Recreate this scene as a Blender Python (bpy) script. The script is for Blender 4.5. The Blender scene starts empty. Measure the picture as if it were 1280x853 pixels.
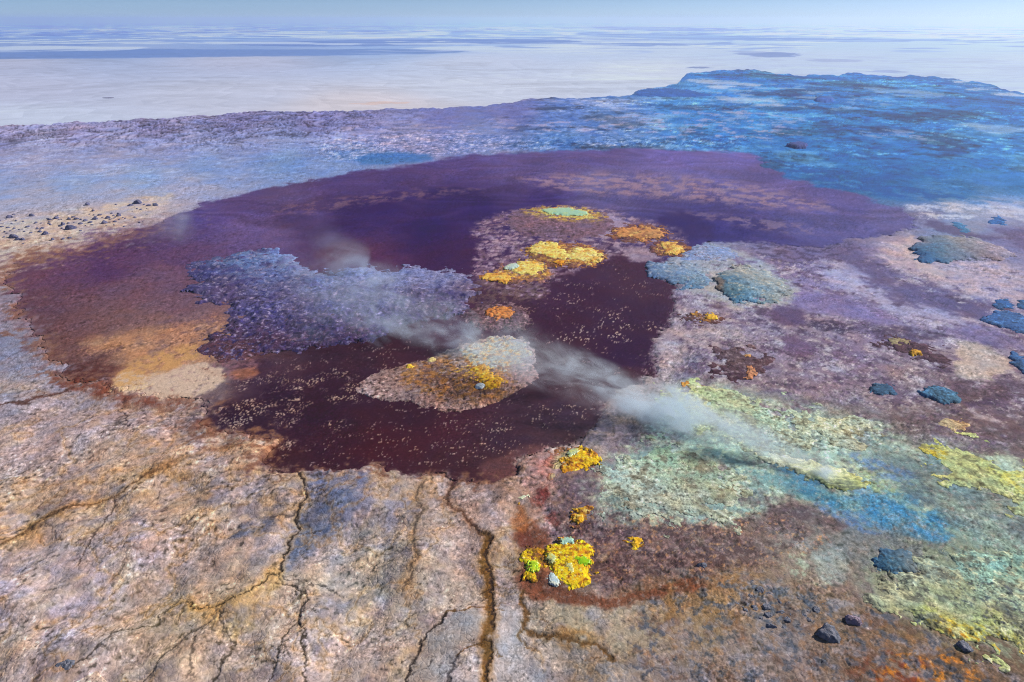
import bpy, bmesh, math, random
import numpy as np
from mathutils import Vector
R = math.radians
C = bpy.context.scene.collection
rng = np.random.default_rng(7)
random.seed(7)

# ------------------------------------------------------------------ camera
H = 80.0                      # the drone hovers 80 m above the crater floor
FP = 853.0                    # focal length in photograph pixels (24 mm lens)
PITCH = math.atan((426.5-24.0)/FP)
SP, CP = math.sin(PITCH), math.cos(PITCH)
cam_d = bpy.data.cameras.new('camera'); cam = bpy.data.objects.new('camera', cam_d); C.objects.link(cam)
cam.location = (0, 0, H); cam.rotation_euler = (math.pi/2-PITCH, 0, 0)
cam_d.sensor_width = 36.0; cam_d.lens = 36.0*FP/1280.0
cam_d.clip_start = 0.5; cam_d.clip_end = 300000.0
bpy.context.scene.camera = cam

def ground_xy(u, v, z=0.0):
    """where the sight line through a photograph pixel meets the level z"""
    a = (u-640.0)/FP; b = (426.5-v)/FP
    dy = CP + b*SP; dz = -SP + b*CP
    t = (z-H)/dz
    return a*t, dy*t
def one(u, v, z=0.0):
    x, y = ground_xy(float(u), float(v), z)
    return float(x), float(y)

# ------------------------------------------------------------------ noise (anchored to the ground)
_perm = np.random.default_rng(3).permutation(4096).astype(np.int32)
_ang = np.random.default_rng(4).random(4096)*2*np.pi
_GX, _GY = np.cos(_ang).astype(np.float32), np.sin(_ang).astype(np.float32)
def perlin(x, y, s):
    """gradient noise, about unit range"""
    fx = np.floor(x); fy = np.floor(y)
    sd = np.asarray(s).astype(np.int32)*37
    ix = fx.astype(np.int32)+sd; iy = fy.astype(np.int32)
    dx = (x-fx).astype(np.float32); dy = (y-fy).astype(np.float32)
    p0 = _perm[ix & 4095]+iy; p1 = _perm[(ix+1) & 4095]+iy
    def g(p, ax, ay):
        k = _perm[p & 4095]
        return _GX[k]*ax + _GY[k]*ay
    wx = dx*dx*dx*(dx*(dx*6-15)+10); wy = dy*dy*dy*(dy*(dy*6-15)+10)
    a = g(p0, dx, dy); b = g(p1, dx-1, dy)
    c = g(p0+1, dx, dy-1); d = g(p1+1, dx-1, dy-1)
    a = a+(b-a)*wx; c = c+(d-c)*wx
    return (a+(c-a)*wy)*2.0

class Pts:
    """a set of ground points with cached noises"""
    def __init__(s, u, v, z=0.0):
        s.u = u.astype(np.float64); s.v = v.astype(np.float64)
        s.x, s.y = ground_xy(s.u, s.v, z)
        s.d = np.sqrt(s.x**2+s.y**2+(H-z)**2)
        s.cache = {}
    def n(s, P, seed=0):
        """noise of about P pixels' wavelength at the point's own distance"""
        k = ('n', P, seed)
        if k not in s.cache:
            L = np.log2(P*s.d/FP); k0 = np.floor(L); f = (L-k0).astype(np.float32)
            s0 = np.exp2(-k0); s1 = s0*0.5
            a = perlin(s.x*s0+seed*17.3, s.y*s0+seed*5.1, k0+100+seed*13)
            b = perlin(s.x*s1+seed*17.3, s.y*s1+seed*5.1, k0+101+seed*13)
            s.cache[k] = ((a*(1-f)+b*f)/np.sqrt((1-f)**2+f**2)).astype(np.float32)
        return s.cache[k]
    def fb(s, P, oc=4, seed=0, gain=0.6):
        k = ('f', P, oc, seed, gain)
        if k not in s.cache:
            t = 0; a = 1; w = 0
            for i in range(oc):
                t = t + a*s.n(P/2**i, seed+i); w += a*a; a *= gain
            s.cache[k] = (1.3*t/math.sqrt(w)).astype(np.float32)
        return s.cache[k]
    def an(s, lam, lam2, ang, seed):
        """stretched noise in metres: lam across, lam2 along the direction ang"""
        ca, sa = math.cos(ang), math.sin(ang)
        z = np.full(s.x.shape, 77)
        L = math.sqrt(lam*lam2)*2.2
        wx = perlin(s.x/L, s.y/L, z)+.5*perlin(s.x/L*2.3, s.y/L*2.3, z+1); wy = perlin(s.x/L+31, s.y/L, z+2)+.5*perlin(s.x/L*2.3, s.y/L*2.3+9, z+3)
        X = s.x+wx*L*.45; Y = s.y+wy*L*.45
        return perlin((X*ca+Y*sa)/lam2, (-X*sa+Y*ca)/lam, np.full(s.x.shape, seed))
    def warp(s, A, seed=50):
        """photograph coordinates after pushing the ground point about by A pixels' worth"""
        if A == 0: return s.u, s.v
        k = ('w', A, seed)
        if k not in s.cache:
            m = A*s.d/FP
            X = s.x + m*s.fb(A*6+4, 5, seed, 0.62)*1.2
            Y = s.y + m*s.fb(A*6+4, 5, seed+20, 0.62)*1.6
            Y = np.maximum(Y, 5.0)
            dep = Y*CP + H*SP
            uu = 640 + FP*X/dep
            vv = 426.5 - FP*(Y*SP - H*CP)/dep
            s.cache[k] = (uu, vv)
        return s.cache[k]
    def sub(s, m):
        q = Pts.__new__(Pts)
        q.u, q.v, q.x, q.y, q.d = s.u[m], s.v[m], s.x[m], s.y[m], s.d[m]; q.cache = {}
        return q

def chaikin(p, n=2, closed=True):
    p = np.array(p, float)
    for _ in range(n):
        q = np.roll(p, -1, 0) if closed else p[1:]
        a = p if closed else p[:-1]
        r = np.empty((len(a)*2, 2)); r[0::2] = a*.75+q*.25; r[1::2] = a*.25+q*.75
        if not closed: r = np.vstack([p[:1], r, p[-1:]])
        p = r
    return p
def seg_dist(u, v, a, b, vs):
    ax, ay = a[0], a[1]*vs; bx, by = b[0]-ax, b[1]*vs-ay
    px, py = u-ax, v*vs-ay
    t = np.clip((px*bx+py*by)/(bx*bx+by*by+1e-9), 0, 1)
    return (px-t*bx)**2+(py-t*by)**2
def sdf(u, v, poly, vs=1.6, smooth=1):
    """signed distance to a closed outline, positive inside; pixels, heights stretched by vs"""
    p = chaikin(poly, smooth) if smooth else np.array(poly, float)
    d2 = np.full(u.shape, 1e12); ins = np.zeros(u.shape, bool)
    for i in range(len(p)):
        a, b = p[i], p[(i+1) % len(p)]
        d2 = np.minimum(d2, seg_dist(u, v, a, b, vs))
        if a[1] != b[1]:
            c = ((a[1] > v) != (b[1] > v)) & (u < (b[0]-a[0])*(v-a[1])/(b[1]-a[1])+a[0])
            ins ^= c
    d = np.sqrt(d2)
    return np.where(ins, d, -d)
def ldist(u, v, pts, vs=1.3, smooth=2):
    p = chaikin(pts, smooth, False)
    d2 = np.full(u.shape, 1e12)
    for i in range(len(p)-1): d2 = np.minimum(d2, seg_dist(u, v, p[i], p[i+1], vs))
    return np.sqrt(d2)
def ss(a, b, x):
    t = np.clip((x-a)/(b-a), 0, 1); return (t*t*(3-2*t)).astype(np.float32)
def lin(c):
    c = np.asarray(c, float)/255.0
    return np.where(c <= .04045, c/12.92, ((c+.055)/1.055)**2.4)

# ------------------------------------------------------------------ painter
class Paint:
    """mineral colour (as seen, 0..255), roughness of the crust, relief, wetness at a set of points"""
    def __init__(s, P, base=None, bump=0.10):
        s.P = P; n = len(P.u)
        s.c = np.zeros((n, 3), np.float32); s.b = np.full(n, bump, np.float32)
        s.h = np.zeros(n, np.float32); s.g = np.zeros(n, np.float32)
        if base is not None: s.c[:] = base
    def idw(s, pts, pw=3.0, vs=1.8, warp=6):
        u, v = s.P.warp(warp)
        num = np.zeros_like(s.c); den = np.zeros(len(u), np.float32)
        for (a, b, r, g, bl) in pts:
            w = ((u-a)**2 + ((v-b)*vs)**2 + 300.0)**(-pw/2)
            w = (w*1e6).astype(np.float32)
            den += w
            num[:, 0] += w*r; num[:, 1] += w*g; num[:, 2] += w*bl
        s.c = num/den[:, None]
    def mask(s, shape, soft=4, warp=3, vs=1.6, dap=None, line=None, seed=50):
        P = s.P; u, v = P.warp(warp, seed)
        a = np.zeros(len(u), np.float32)
        arr = np.array(shape, float); pad = 6*warp+soft*2+(line or 0)*2+6
        m = (u > arr[:, 0].min()-pad) & (u < arr[:, 0].max()+pad) & (v > arr[:, 1].min()-pad) & (v < arr[:, 1].max()+pad)
        if not m.any(): return a
        if line is not None:
            dd = ldist(u[m], v[m], shape)
            a[m] = 1-ss(line*.5, line*.5+soft, dd)
        else:
            a[m] = ss(-soft*.5, soft*.5, sdf(u[m], v[m], shape, vs))
        if dap is not None:
            p, lo, hi, sd = dap
            m &= a > .002
            if m.any(): a[m] *= ss(lo, hi, P.sub(m).fb(p, 4, sd))
        return a
    def lay(s, shape, col=None, soft=4, op=1.0, warp=3, vs=1.6, dap=None, line=None, bump=None, rise=0, wet=None, seed=50):
        a = s.mask(shape, soft, warp, vs, dap, line, seed) if shape is not None else ss(dap[1], dap[2], s.P.fb(dap[0], 4, dap[3]))
        a = a*op
        if col is not None:
            s.c += (np.array(col, np.float32)-s.c)*a[:, None]
        if bump is not None: s.b += (bump-s.b)*a
        if wet is not None: s.g += (wet-s.g)*a
        if rise: s.h += rise*a
        return a
    def relief(s, k=1.0):
        """crust relief in metres: rounded salt knobs with creases between them"""
        P = s.P
        m = P.d/FP
        r = 0
        for p, w, sd in ((26, .05, 60), (13, .10, 61), (7, .42, 62), (3.6, 1.1, 63), (2.2, 1.4, 64)):
            n = P.n(p, sd)
            r = r + w*p*(0.5*n + 0.9*(np.abs(P.n(p, sd+7))-.3))
        cr = np.exp(-(P.n(17, 65)/.04)**2)*.5 + np.exp(-(P.n(8, 66)/.08)**2)*1.1
        s.cr = cr.astype(np.float32)
        fo = np.clip(2.3*H/P.d, .18, 1.0)       # far ground is seen so flat that its fine knobs no longer show
        cov = .35+.9*ss(-.5, .8, P.fb(70, 3, 67))
        pit = ss(.4, 1.0, P.n(5.5, 76)+.4*P.n(2.6, 77))
        return s.h + (k*s.b*m*fo*cov*(r-cr-4.5*pit)*.62).astype(np.float32)
    def grain(s, k=0.10, tint=0.04):
        P = s.P
        f = 1 + k*.6*P.n(9, 70) + k*1.3*P.n(4, 71) + k*1.9*P.n(2.2, 72) + k*.7*P.n(40, 73) - k*1.3*np.exp(-(P.n(8, 66)/.08)**2)  # creases darkened: darker salt, with crack shade painted in
        fo = np.clip(2.3*H/P.d, .3, 1.0)*(.4+.9*ss(-.5, .8, P.fb(70, 3, 67)))
        f = 1+(f-1)*fo
        s.c *= np.clip(f, .3, 1.8)[:, None]
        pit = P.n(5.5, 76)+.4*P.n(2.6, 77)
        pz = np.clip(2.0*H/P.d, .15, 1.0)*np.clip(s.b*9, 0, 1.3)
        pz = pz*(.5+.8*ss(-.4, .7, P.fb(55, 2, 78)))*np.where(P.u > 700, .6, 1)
        s.c *= (1-.37*pz*ss(.3, .9, pit)+.25*pz*ss(-.3, -.9, pit))[:, None]  # pits darkened and knobs lightened, relief shading painted in
        t = P.fb(30, 3, 75)*tint
        s.c[:, 0] *= 1+t; s.c[:, 2] *= 1-t

# light reaching level ground per unit albedo, and the air in between (used to turn seen colours into mineral albedo)
KL = np.array((.84, .88, .94))
AIR = np.array((0.30, 0.42, 0.60)); BETA = np.array((1.0e-4, 1.25e-4, 1.5e-4))
def albedo(c, d):
    t = np.exp(-np.outer(d, BETA))
    return np.clip((lin(c)-AIR*(1-t))/(KL*t), .008, .88)

# ------------------------------------------------------------------ mesh building
def mesh_obj(name, verts, quads, mat, cols=None, wet=None, parent=None, smooth=True, origin=None):
    verts = np.asarray(verts, np.float32).copy()
    if origin is not None: verts -= np.array(origin, np.float32)
    me = bpy.data.meshes.new(name)
    nq = len(quads); k = quads.shape[1]
    me.vertices.add(len(verts)); me.vertices.foreach_set('co', verts.ravel())
    me.loops.add(nq*k); me.loops.foreach_set('vertex_index', quads.astype(np.int32).ravel())
    me.polygons.add(nq); me.polygons.foreach_set('loop_start', np.arange(0, nq*k, k, dtype=np.int32))
    me.polygons.foreach_set('loop_total', np.full(nq, k, np.int32))
    me.polygons.foreach_set('use_smooth', np.full(nq, smooth, bool))
    if cols is not None:
        at = me.color_attributes.new('mineral', 'FLOAT_COLOR', 'POINT')
        rgba = np.ones((len(verts), 4), np.float32); rgba[:, :3] = cols
        at.data.foreach_set('color', rgba.ravel())
    if wet is not None:
        at = me.attributes.new('wet', 'FLOAT', 'POINT'); at.data.foreach_set('value', np.asarray(wet, np.float32))
    me.update(calc_edges=True); me.validate()
    me.materials.append(mat)
    o = bpy.data.objects.new(name, me); C.objects.link(o)
    if origin is not None and parent is None: o.location = origin
    if parent is not None: o.parent = parent
    return o
def tag(o, label=None, cat=None, group=None, kind=None):
    if label: o['label'] = label
    if cat: o['category'] = cat
    if group: o['group'] = group
    if kind: o['kind'] = kind
    return o
def empty(name, loc, label, cat, group=None):
    o = bpy.data.objects.new(name, None); C.objects.link(o); o.location = loc
    o.empty_display_size = 1.0
    return tag(o, label, cat, group)
def grid_quads(nr, nc, keep=None):
    i = np.arange(nr*nc).reshape(nr, nc)
    q = np.stack([i[:-1, :-1], i[:-1, 1:], i[1:, 1:], i[1:, :-1]], -1).reshape(-1, 4)[:, ::-1]
    if keep is not None: q = q[keep[q].all(1)]
    return q
def compact(q, *arrs):
    used = np.unique(q); m = np.full(q.max()+1, -1); m[used] = np.arange(len(used))
    return (m[q],)+tuple(a[used] for a in arrs)

# ------------------------------------------------------------------ materials
def mat_mineral(name, rough=0.92, grain=0.3, bump=0.35, scale=1.4, wet=False, spec=0.25, metal=0):
    m = bpy.data.materials.new(name); m.use_nodes = True
    nt = m.node_tree; N = nt.nodes; L = nt.links; N.clear()
    out = N.new('ShaderNodeOutputMaterial'); bs = N.new('ShaderNodeBsdfPrincipled')
    L.new(bs.outputs[0], out.inputs['Surface'])
    at = N.new('ShaderNodeAttribute'); at.attribute_name = 'mineral'
    geo = N.new('ShaderNodeNewGeometry')
    n1 = N.new('ShaderNodeTexNoise'); n1.inputs['Scale'].default_value = scale; n1.inputs['Detail'].default_value = 8; n1.inputs['Roughness'].default_value = .72
    L.new(geo.outputs['Position'], n1.inputs['Vector'])
    vo = N.new('ShaderNodeTexVoronoi'); vo.feature = 'DISTANCE_TO_EDGE'; vo.inputs['Scale'].default_value = scale*1.1
    mixv = N.new('ShaderNodeMixRGB'); mixv.inputs[0].default_value = .25
    L.new(geo.outputs['Position'], mixv.inputs[1]); L.new(n1.outputs['Color'], mixv.inputs[2])
    L.new(mixv.outputs[0], vo.inputs['Vector'])
    mr = N.new('ShaderNodeMapRange'); mr.inputs['From Min'].default_value = .3; mr.inputs['From Max'].default_value = .7
    mr.inputs['To Min'].default_value = 1-grain*.6; mr.inputs['To Max'].default_value = 1+grain*.6
    L.new(n1.outputs['Fac'], mr.inputs['Value'])
    vm = N.new('ShaderNodeVectorMath'); vm.operation = 'SCALE'
    L.new(at.outputs['Color'], vm.inputs[0]); L.new(mr.outputs[0], vm.inputs['Scale'])
    L.new(vm.outputs[0], bs.inputs['Base Color'])
    add = N.new('ShaderNodeMath'); add.operation = 'MULTIPLY_ADD'; add.inputs[1].default_value = .6
    cr = N.new('ShaderNodeMapRange'); cr.inputs['From Max'].default_value = .18
    L.new(vo.outputs['Distance'], cr.inputs['Value'])
    L.new(cr.outputs[0], add.inputs[0]); L.new(n1.outputs['Fac'], add.inputs[2])
    bp = N.new('ShaderNodeBump'); bp.inputs['Strength'].default_value = bump; bp.inputs['Distance'].default_value = .25/scale
    L.new(add.outputs[0], bp.inputs['Height']); L.new(bp.outputs[0], bs.inputs['Normal'])
    bs.inputs['Roughness'].default_value = rough
    bs.inputs['Specular IOR Level'].default_value = spec
    if wet:
        wa = N.new('ShaderNodeAttribute'); wa.attribute_name = 'wet'
        r2 = N.new('ShaderNodeMapRange'); r2.inputs['To Min'].default_value = rough; r2.inputs['To Max'].default_value = .5
        L.new(wa.outputs['Fac'], r2.inputs['Value']); L.new(r2.outputs[0], bs.inputs['Roughness'])
        r3 = N.new('ShaderNodeMapRange'); r3.inputs['To Min'].default_value = bump; r3.inputs['To Max'].default_value = bump*.25
        L.new(wa.outputs['Fac'], r3.inputs['Value']); L.new(r3.outputs[0], bp.inputs['Strength'])
    return m
M_GROUND = mat_mineral('salt crust ground', wet=True)
M_LAKE = mat_mineral('brine lake', wet=True, bump=.2, spec=.06)
M_FLAT = mat_mineral('salt pan', grain=.12, bump=.1, scale=.02)
M_CRUST = mat_mineral('mound crust', bump=.4, grain=.35)
M_SULPH = mat_mineral('sulphur crust', bump=.4, grain=.35, scale=2.2)
M_POOL = mat_mineral('spring pool', rough=.25, bump=.1, grain=.25, spec=.4)
M_ROCK = mat_mineral('rock', bump=.9, grain=.7, scale=2.0)

# ================================================================== SETTING
EDGE = [(-420, 168), (-200, 164), (0, 157.5), (140, 150), (230, 145.5), (330, 138), (425, 138.5), (490, 135), (560, 134.5), (600, 132),
        (640, 127), (668, 122), (730, 121.5), (790, 118.5), (800, 112), (846, 105), (858, 90), (905, 86.5), (960, 89),
        (1000, 92), (1060, 92.5), (1110, 91), (1160, 95), (1215, 101), (1262, 113), (1300, 118), (1480, 121), (1700, 126)]
EU, EV = np.array([e[0] for e in EDGE], float), np.array([e[1] for e in EDGE], float)
def vedge(u):
    base = np.interp(u, EU, EV)
    wob = np.zeros_like(u)
    for k, (w, a) in enumerate(((37., .9), (13., .7), (5., .45))):
        wob += a*perlin(u/w, np.full_like(u, k*3.3), np.full(u.shape, 9))
    fing = 3.2*perlin(u/62, np.full_like(u, 4.4), np.full(u.shape, 19))+1.8*perlin(u/23, np.full_like(u, 6.1), np.full(u.shape, 20))
    return base+wob*1.3+np.clip(fing, -1.5, 5)*ss(800, 880, u)

LAKE = [(5, 338), (30, 328), (70, 318), (120, 302), (180, 288), (235, 264), (290, 243), (345, 232), (400, 224), (450, 214), (500, 208), (540, 204), (548, 198), (600, 193),
        (680, 190), (760, 187), (850, 186), (920, 190), (952, 196), (960, 203), (958, 211), (980, 222), (1010, 228), (1050, 237),
        (1095, 250), (1130, 264), (1150, 274), (1130, 288), (1100, 296), (1050, 302), (1010, 309), (960, 306), (925, 303), (880, 305), (850, 318), (825, 330),
        (815, 343), (838, 355), (846, 372), (838, 395), (822, 418), (812, 440), (815, 462), (800, 480), (775, 490), (752, 500), (762, 520),
        (740, 545), (700, 560), (655, 580), (628, 600), (602, 604), (580, 600), (540, 598), (490, 590), (440, 589), (405, 592), (350, 588), (328, 582),
        (330, 570), (352, 552), (310, 545), (268, 546), (248, 532), (252, 512), (262, 498), (240, 498), (215, 500), (190, 496), (165, 492), (150, 494), (140, 480), (120, 478),
        (85, 470), (55, 440), (35, 405), (12, 370)]

GROUND_PTS = [
 (-200,180,148,148,192),(-200,260,160,165,195),(-200,400,150,140,165),(-200,600,165,140,125),(-200,800,150,140,150),(-100,960,150,135,140),
 (0,172,138,136,182),(100,165,140,138,186),(200,158,132,130,180),(300,150,124,122,175),(400,150,120,120,178),(450,155,125,125,182),
 (30,195,152,158,200),(120,195,148,155,200),(220,185,140,148,198),(330,180,134,145,198),(430,175,138,146,200),
 (0,235,140,158,204),(100,230,135,160,208),(180,225,135,162,210),(250,210,125,152,205),(350,200,112,145,200),(430,195,110,142,200),
 (30,258,160,165,195),(130,250,160,164,194),(230,240,158,162,196),(60,285,186,170,170),(130,280,192,175,172),(190,262,185,172,180),(20,318,188,166,156),(90,308,186,165,160),
 (550,148,112,116,180),(640,140,108,114,180),(520,170,140,142,190),(600,172,118,136,195),(700,150,108,122,188),(700,175,95,125,188),(780,140,104,128,192),
 (850,130,98,130,194),(900,105,88,124,190),(950,150,108,136,196),(870,165,106,128,190),(1000,115,92,130,194),(1000,150,98,134,194),(1100,105,92,128,190),
 (1100,140,82,124,186),(1200,130,86,124,184),(1270,140,84,124,184),(1000,195,72,116,176),(960,190,90,118,178),(1040,170,84,122,184),(1050,215,52,104,164),(1120,230,46,102,162),(1180,210,64,114,174),
 (1250,200,74,122,182),(1270,230,64,116,178),(1200,240,66,112,170),(1150,185,84,122,184),(1400,200,74,122,182),(1400,130,84,124,184),
 (1200,262,150,155,185),(1250,262,172,170,200),(1160,275,120,110,150),(1270,300,120,105,145),(1130,310,170,145,160),(1180,285,130,140,175),
 (5,400,132,122,142),(10,440,128,130,158),(40,470,142,140,165),(30,500,158,150,160),(90,500,150,138,150),(150,525,165,140,142),(220,525,168,140,132),(260,565,188,150,118),(310,565,185,140,100),
 (60,540,160,142,150),(50,575,162,138,128),(150,575,172,138,118),(40,630,158,130,102),(100,610,165,132,102),(100,650,150,124,108),(50,690,150,132,128),(60,735,150,138,160),(120,740,146,134,152),(40,800,138,128,146),(90,810,142,130,138),
 (190,640,162,134,112),(200,700,142,120,118),(160,690,150,132,136),(240,740,148,122,104),(160,790,144,118,108),(250,800,140,118,108),(280,640,158,130,108),(300,690,150,122,108),(340,650,162,136,112),(330,720,158,128,100),(330,770,150,122,96),
 (400,700,140,122,120),(440,640,124,116,136),(400,760,150,126,108),(430,820,146,122,108),(480,740,146,124,112),(500,640,146,126,116),(540,720,152,130,116),(560,680,150,130,122),(480,820,148,124,110),(490,600,150,125,110),
 (560,800,152,142,140),(640,800,158,148,152),(600,830,150,140,142),(640,640,150,120,105),(640,700,140,112,86),(720,780,146,122,98),(760,770,150,128,106),(700,830,140,124,118),(780,830,130,110,102),(830,780,140,110,84),(850,830,126,108,104),
 (900,760,132,98,72),(880,800,130,106,92),(920,820,128,112,116),(970,800,132,118,126),(1000,830,120,104,104),(1050,790,120,92,76),(1080,830,104,76,64),(1120,790,112,84,62),(1170,820,110,80,62),(1240,850,100,78,66),(1400,850,110,90,80),(700,960,140,120,110),(1100,960,110,90,85),
 (850,430,150,128,144),(880,420,158,138,152),(870,470,140,130,150),(960,405,148,126,150),(1010,410,150,130,150),(1000,440,138,116,142),(1060,450,118,94,126),(1030,490,124,98,122),(960,500,122,92,112),(1000,515,140,116,132),(1080,500,138,116,132),
 (960,370,132,112,150),(1000,360,140,124,170),(1050,345,150,136,182),(1080,360,168,160,190),(1120,385,160,150,182),(1100,410,132,116,156),(1180,420,152,138,168),(1220,410,140,126,164),(1100,350,112,96,140),(1160,370,104,88,130),(1200,385,100,84,122),(1060,320,102,84,126),(1000,325,110,94,138),
 (1160,340,172,150,170),(1230,345,172,156,182),(1270,360,165,148,172),(1120,330,168,144,160),(1200,445,158,138,144),(1240,460,160,142,150),(1270,430,130,112,140),(1160,460,130,108,122),(1260,490,112,88,104),(1200,485,104,78,96),(1270,520,104,84,98),(1210,510,104,78,88),(1120,520,112,88,94),(1250,550,100,78,86),(1140,545,104,84,88),
 (1400,400,150,130,150),(1400,550,120,100,110),(1400,700,140,150,130),
 (830,520,150,140,140),(900,540,140,150,140),(1000,560,116,128,134),(1080,560,106,118,126),(1150,590,96,106,116),(1100,640,98,124,150),(1200,640,96,108,118),(1260,660,92,100,112),(1210,680,110,125,125),(1050,690,104,104,112),(1000,680,116,108,116),
 (780,560,116,96,112),(760,540,120,98,110),(700,600,116,84,92),(690,640,104,74,78),(740,620,96,78,90),(750,660,88,66,76),(820,660,92,66,68),(850,690,88,60,62),(900,660,112,82,74),(960,640,96,72,80),(930,690,96,70,74),(980,710,118,96,92),(920,730,138,98,66),(760,720,92,62,60),(800,740,110,74,56),
 (1040,740,132,104,90),(1010,760,120,106,108),(1100,740,120,108,110),(1160,760,140,138,112),(1240,740,140,152,130)]

LAKE_PTS = [
 (640,199,106,80,122),(740,195,110,84,128),(850,195,122,96,146),(920,200,124,98,146),(560,206,96,70,112),(900,215,122,98,142),(980,236,116,92,134),(700,212,108,82,122),
 (450,228,92,66,106),(540,222,94,66,104),(640,222,104,78,114),(740,226,128,104,134),(840,230,126,102,136),(920,236,116,94,132),(1000,250,108,86,126),(1060,262,106,84,124),(1110,272,116,94,128),
 (640,236,82,58,98),(560,248,64,44,88),(480,262,60,40,84),(600,258,58,40,84),(540,290,54,36,80),(440,280,66,44,86),(680,248,66,46,92),(760,254,100,80,116),(820,258,86,68,110),(900,262,82,64,108),(880,282,62,48,98),(930,288,68,52,100),(840,282,64,48,98),(1000,284,102,84,124),(1050,284,106,86,124),(960,298,78,60,104),
 (350,246,104,76,106),(300,258,100,72,110),(250,276,96,72,116),(200,296,104,70,102),(150,312,98,66,98),(80,336,102,68,94),(130,336,84,56,92),(40,352,106,70,88),(30,375,100,66,78),(60,380,104,72,84),(220,320,100,70,100),
 (300,290,112,82,116),(340,300,110,80,110),(400,300,88,60,94),(380,270,92,66,102),(430,315,86,58,88),(470,325,78,50,86),(540,318,56,38,80),(580,318,60,42,82),
 (160,360,112,80,94),(210,350,114,82,100),(100,400,110,78,84),(150,400,122,88,88),(220,380,120,88,96),(255,400,134,100,98),(200,420,150,112,94),(260,430,160,124,96),(220,450,178,138,98),(170,460,182,140,104),(170,440,158,118,96),(110,440,118,82,78),(80,430,112,76,74),(60,410,106,72,76),(110,468,88,52,52),(140,470,92,54,54),(250,470,150,128,118),(210,480,170,148,138),
 (700,400,56,32,56),(780,440,50,28,58),(680,450,62,34,48),(720,480,64,36,48),(740,370,58,34,60),(770,340,66,42,66),(800,360,66,42,64),(800,400,56,34,60),(690,370,62,38,66),(760,480,66,40,52),(640,375,66,46,66),
 (350,500,46,30,50),(440,445,58,38,54),(420,480,50,32,50),(420,560,54,32,48),(480,560,62,32,46),(550,540,64,34,50),(560,585,60,36,48),(640,550,56,38,56),(700,520,64,46,66),(700,545,66,46,58),(620,580,64,42,52),(300,520,54,34,48),(400,520,48,31,50),(520,520,52,32,48),(350,570,58,36,48),(320,470,70,46,60),(500,440,62,36,52),(570,400,70,44,70)]

GROUND_PTS = [(u, v, r*(.62 if u > 820 else .78), g*.98, b*1.03) if (v < 255 and u > 660) else (u, v, r, g, b) for (u, v, r, g, b) in GROUND_PTS]  # far plain's red cut, air haze painted into its rock colour
LAKE_PTS = [(u, v, r*.88, g, b*1.13) if v < 310 else (u, v, r*1.04, g*.98, b*1.0) if u > 330 else (u, v, r*.94, g*1.0, b*1.07) for (u, v, r, g, b) in LAKE_PTS]  # far lake pushed bluer, painting the haze of the air into it
TINT = [(200,780,16,16,-3),(440,720,-5,11,16),(720,780,-5,8,14),(900,790,11,14,3),(930,660,12,22,21),(850,600,5,16,21),(1000,700,30,42,32),(980,520,22,34,30),(900,560,10,26,24),(1060,540,14,28,26),(800,620,8,22,22),(1150,620,-6,10,10),(1240,680,8,20,18),(1180,345,-20,-2,13),(1060,350,-10,0,10),
        (1240,360,-16,-2,12),(230,440,-15,-15,2),(330,770,26,25,14),(265,650,-6,-4,-3),(1000,430,-6,2,4),(930,410,-6,4,6),(60,560,0,0,0),(540,720,-4,-4,-4),(620,640,0,0,0),(1200,630,2,8,6),(1245,730,6,14,14),(100,200,0,0,0),(600,300,0,0,0),(450,540,0,0,0),(1000,200,0,0,0),(700,690,0,0,0),(150,380,0,0,0)]
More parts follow.
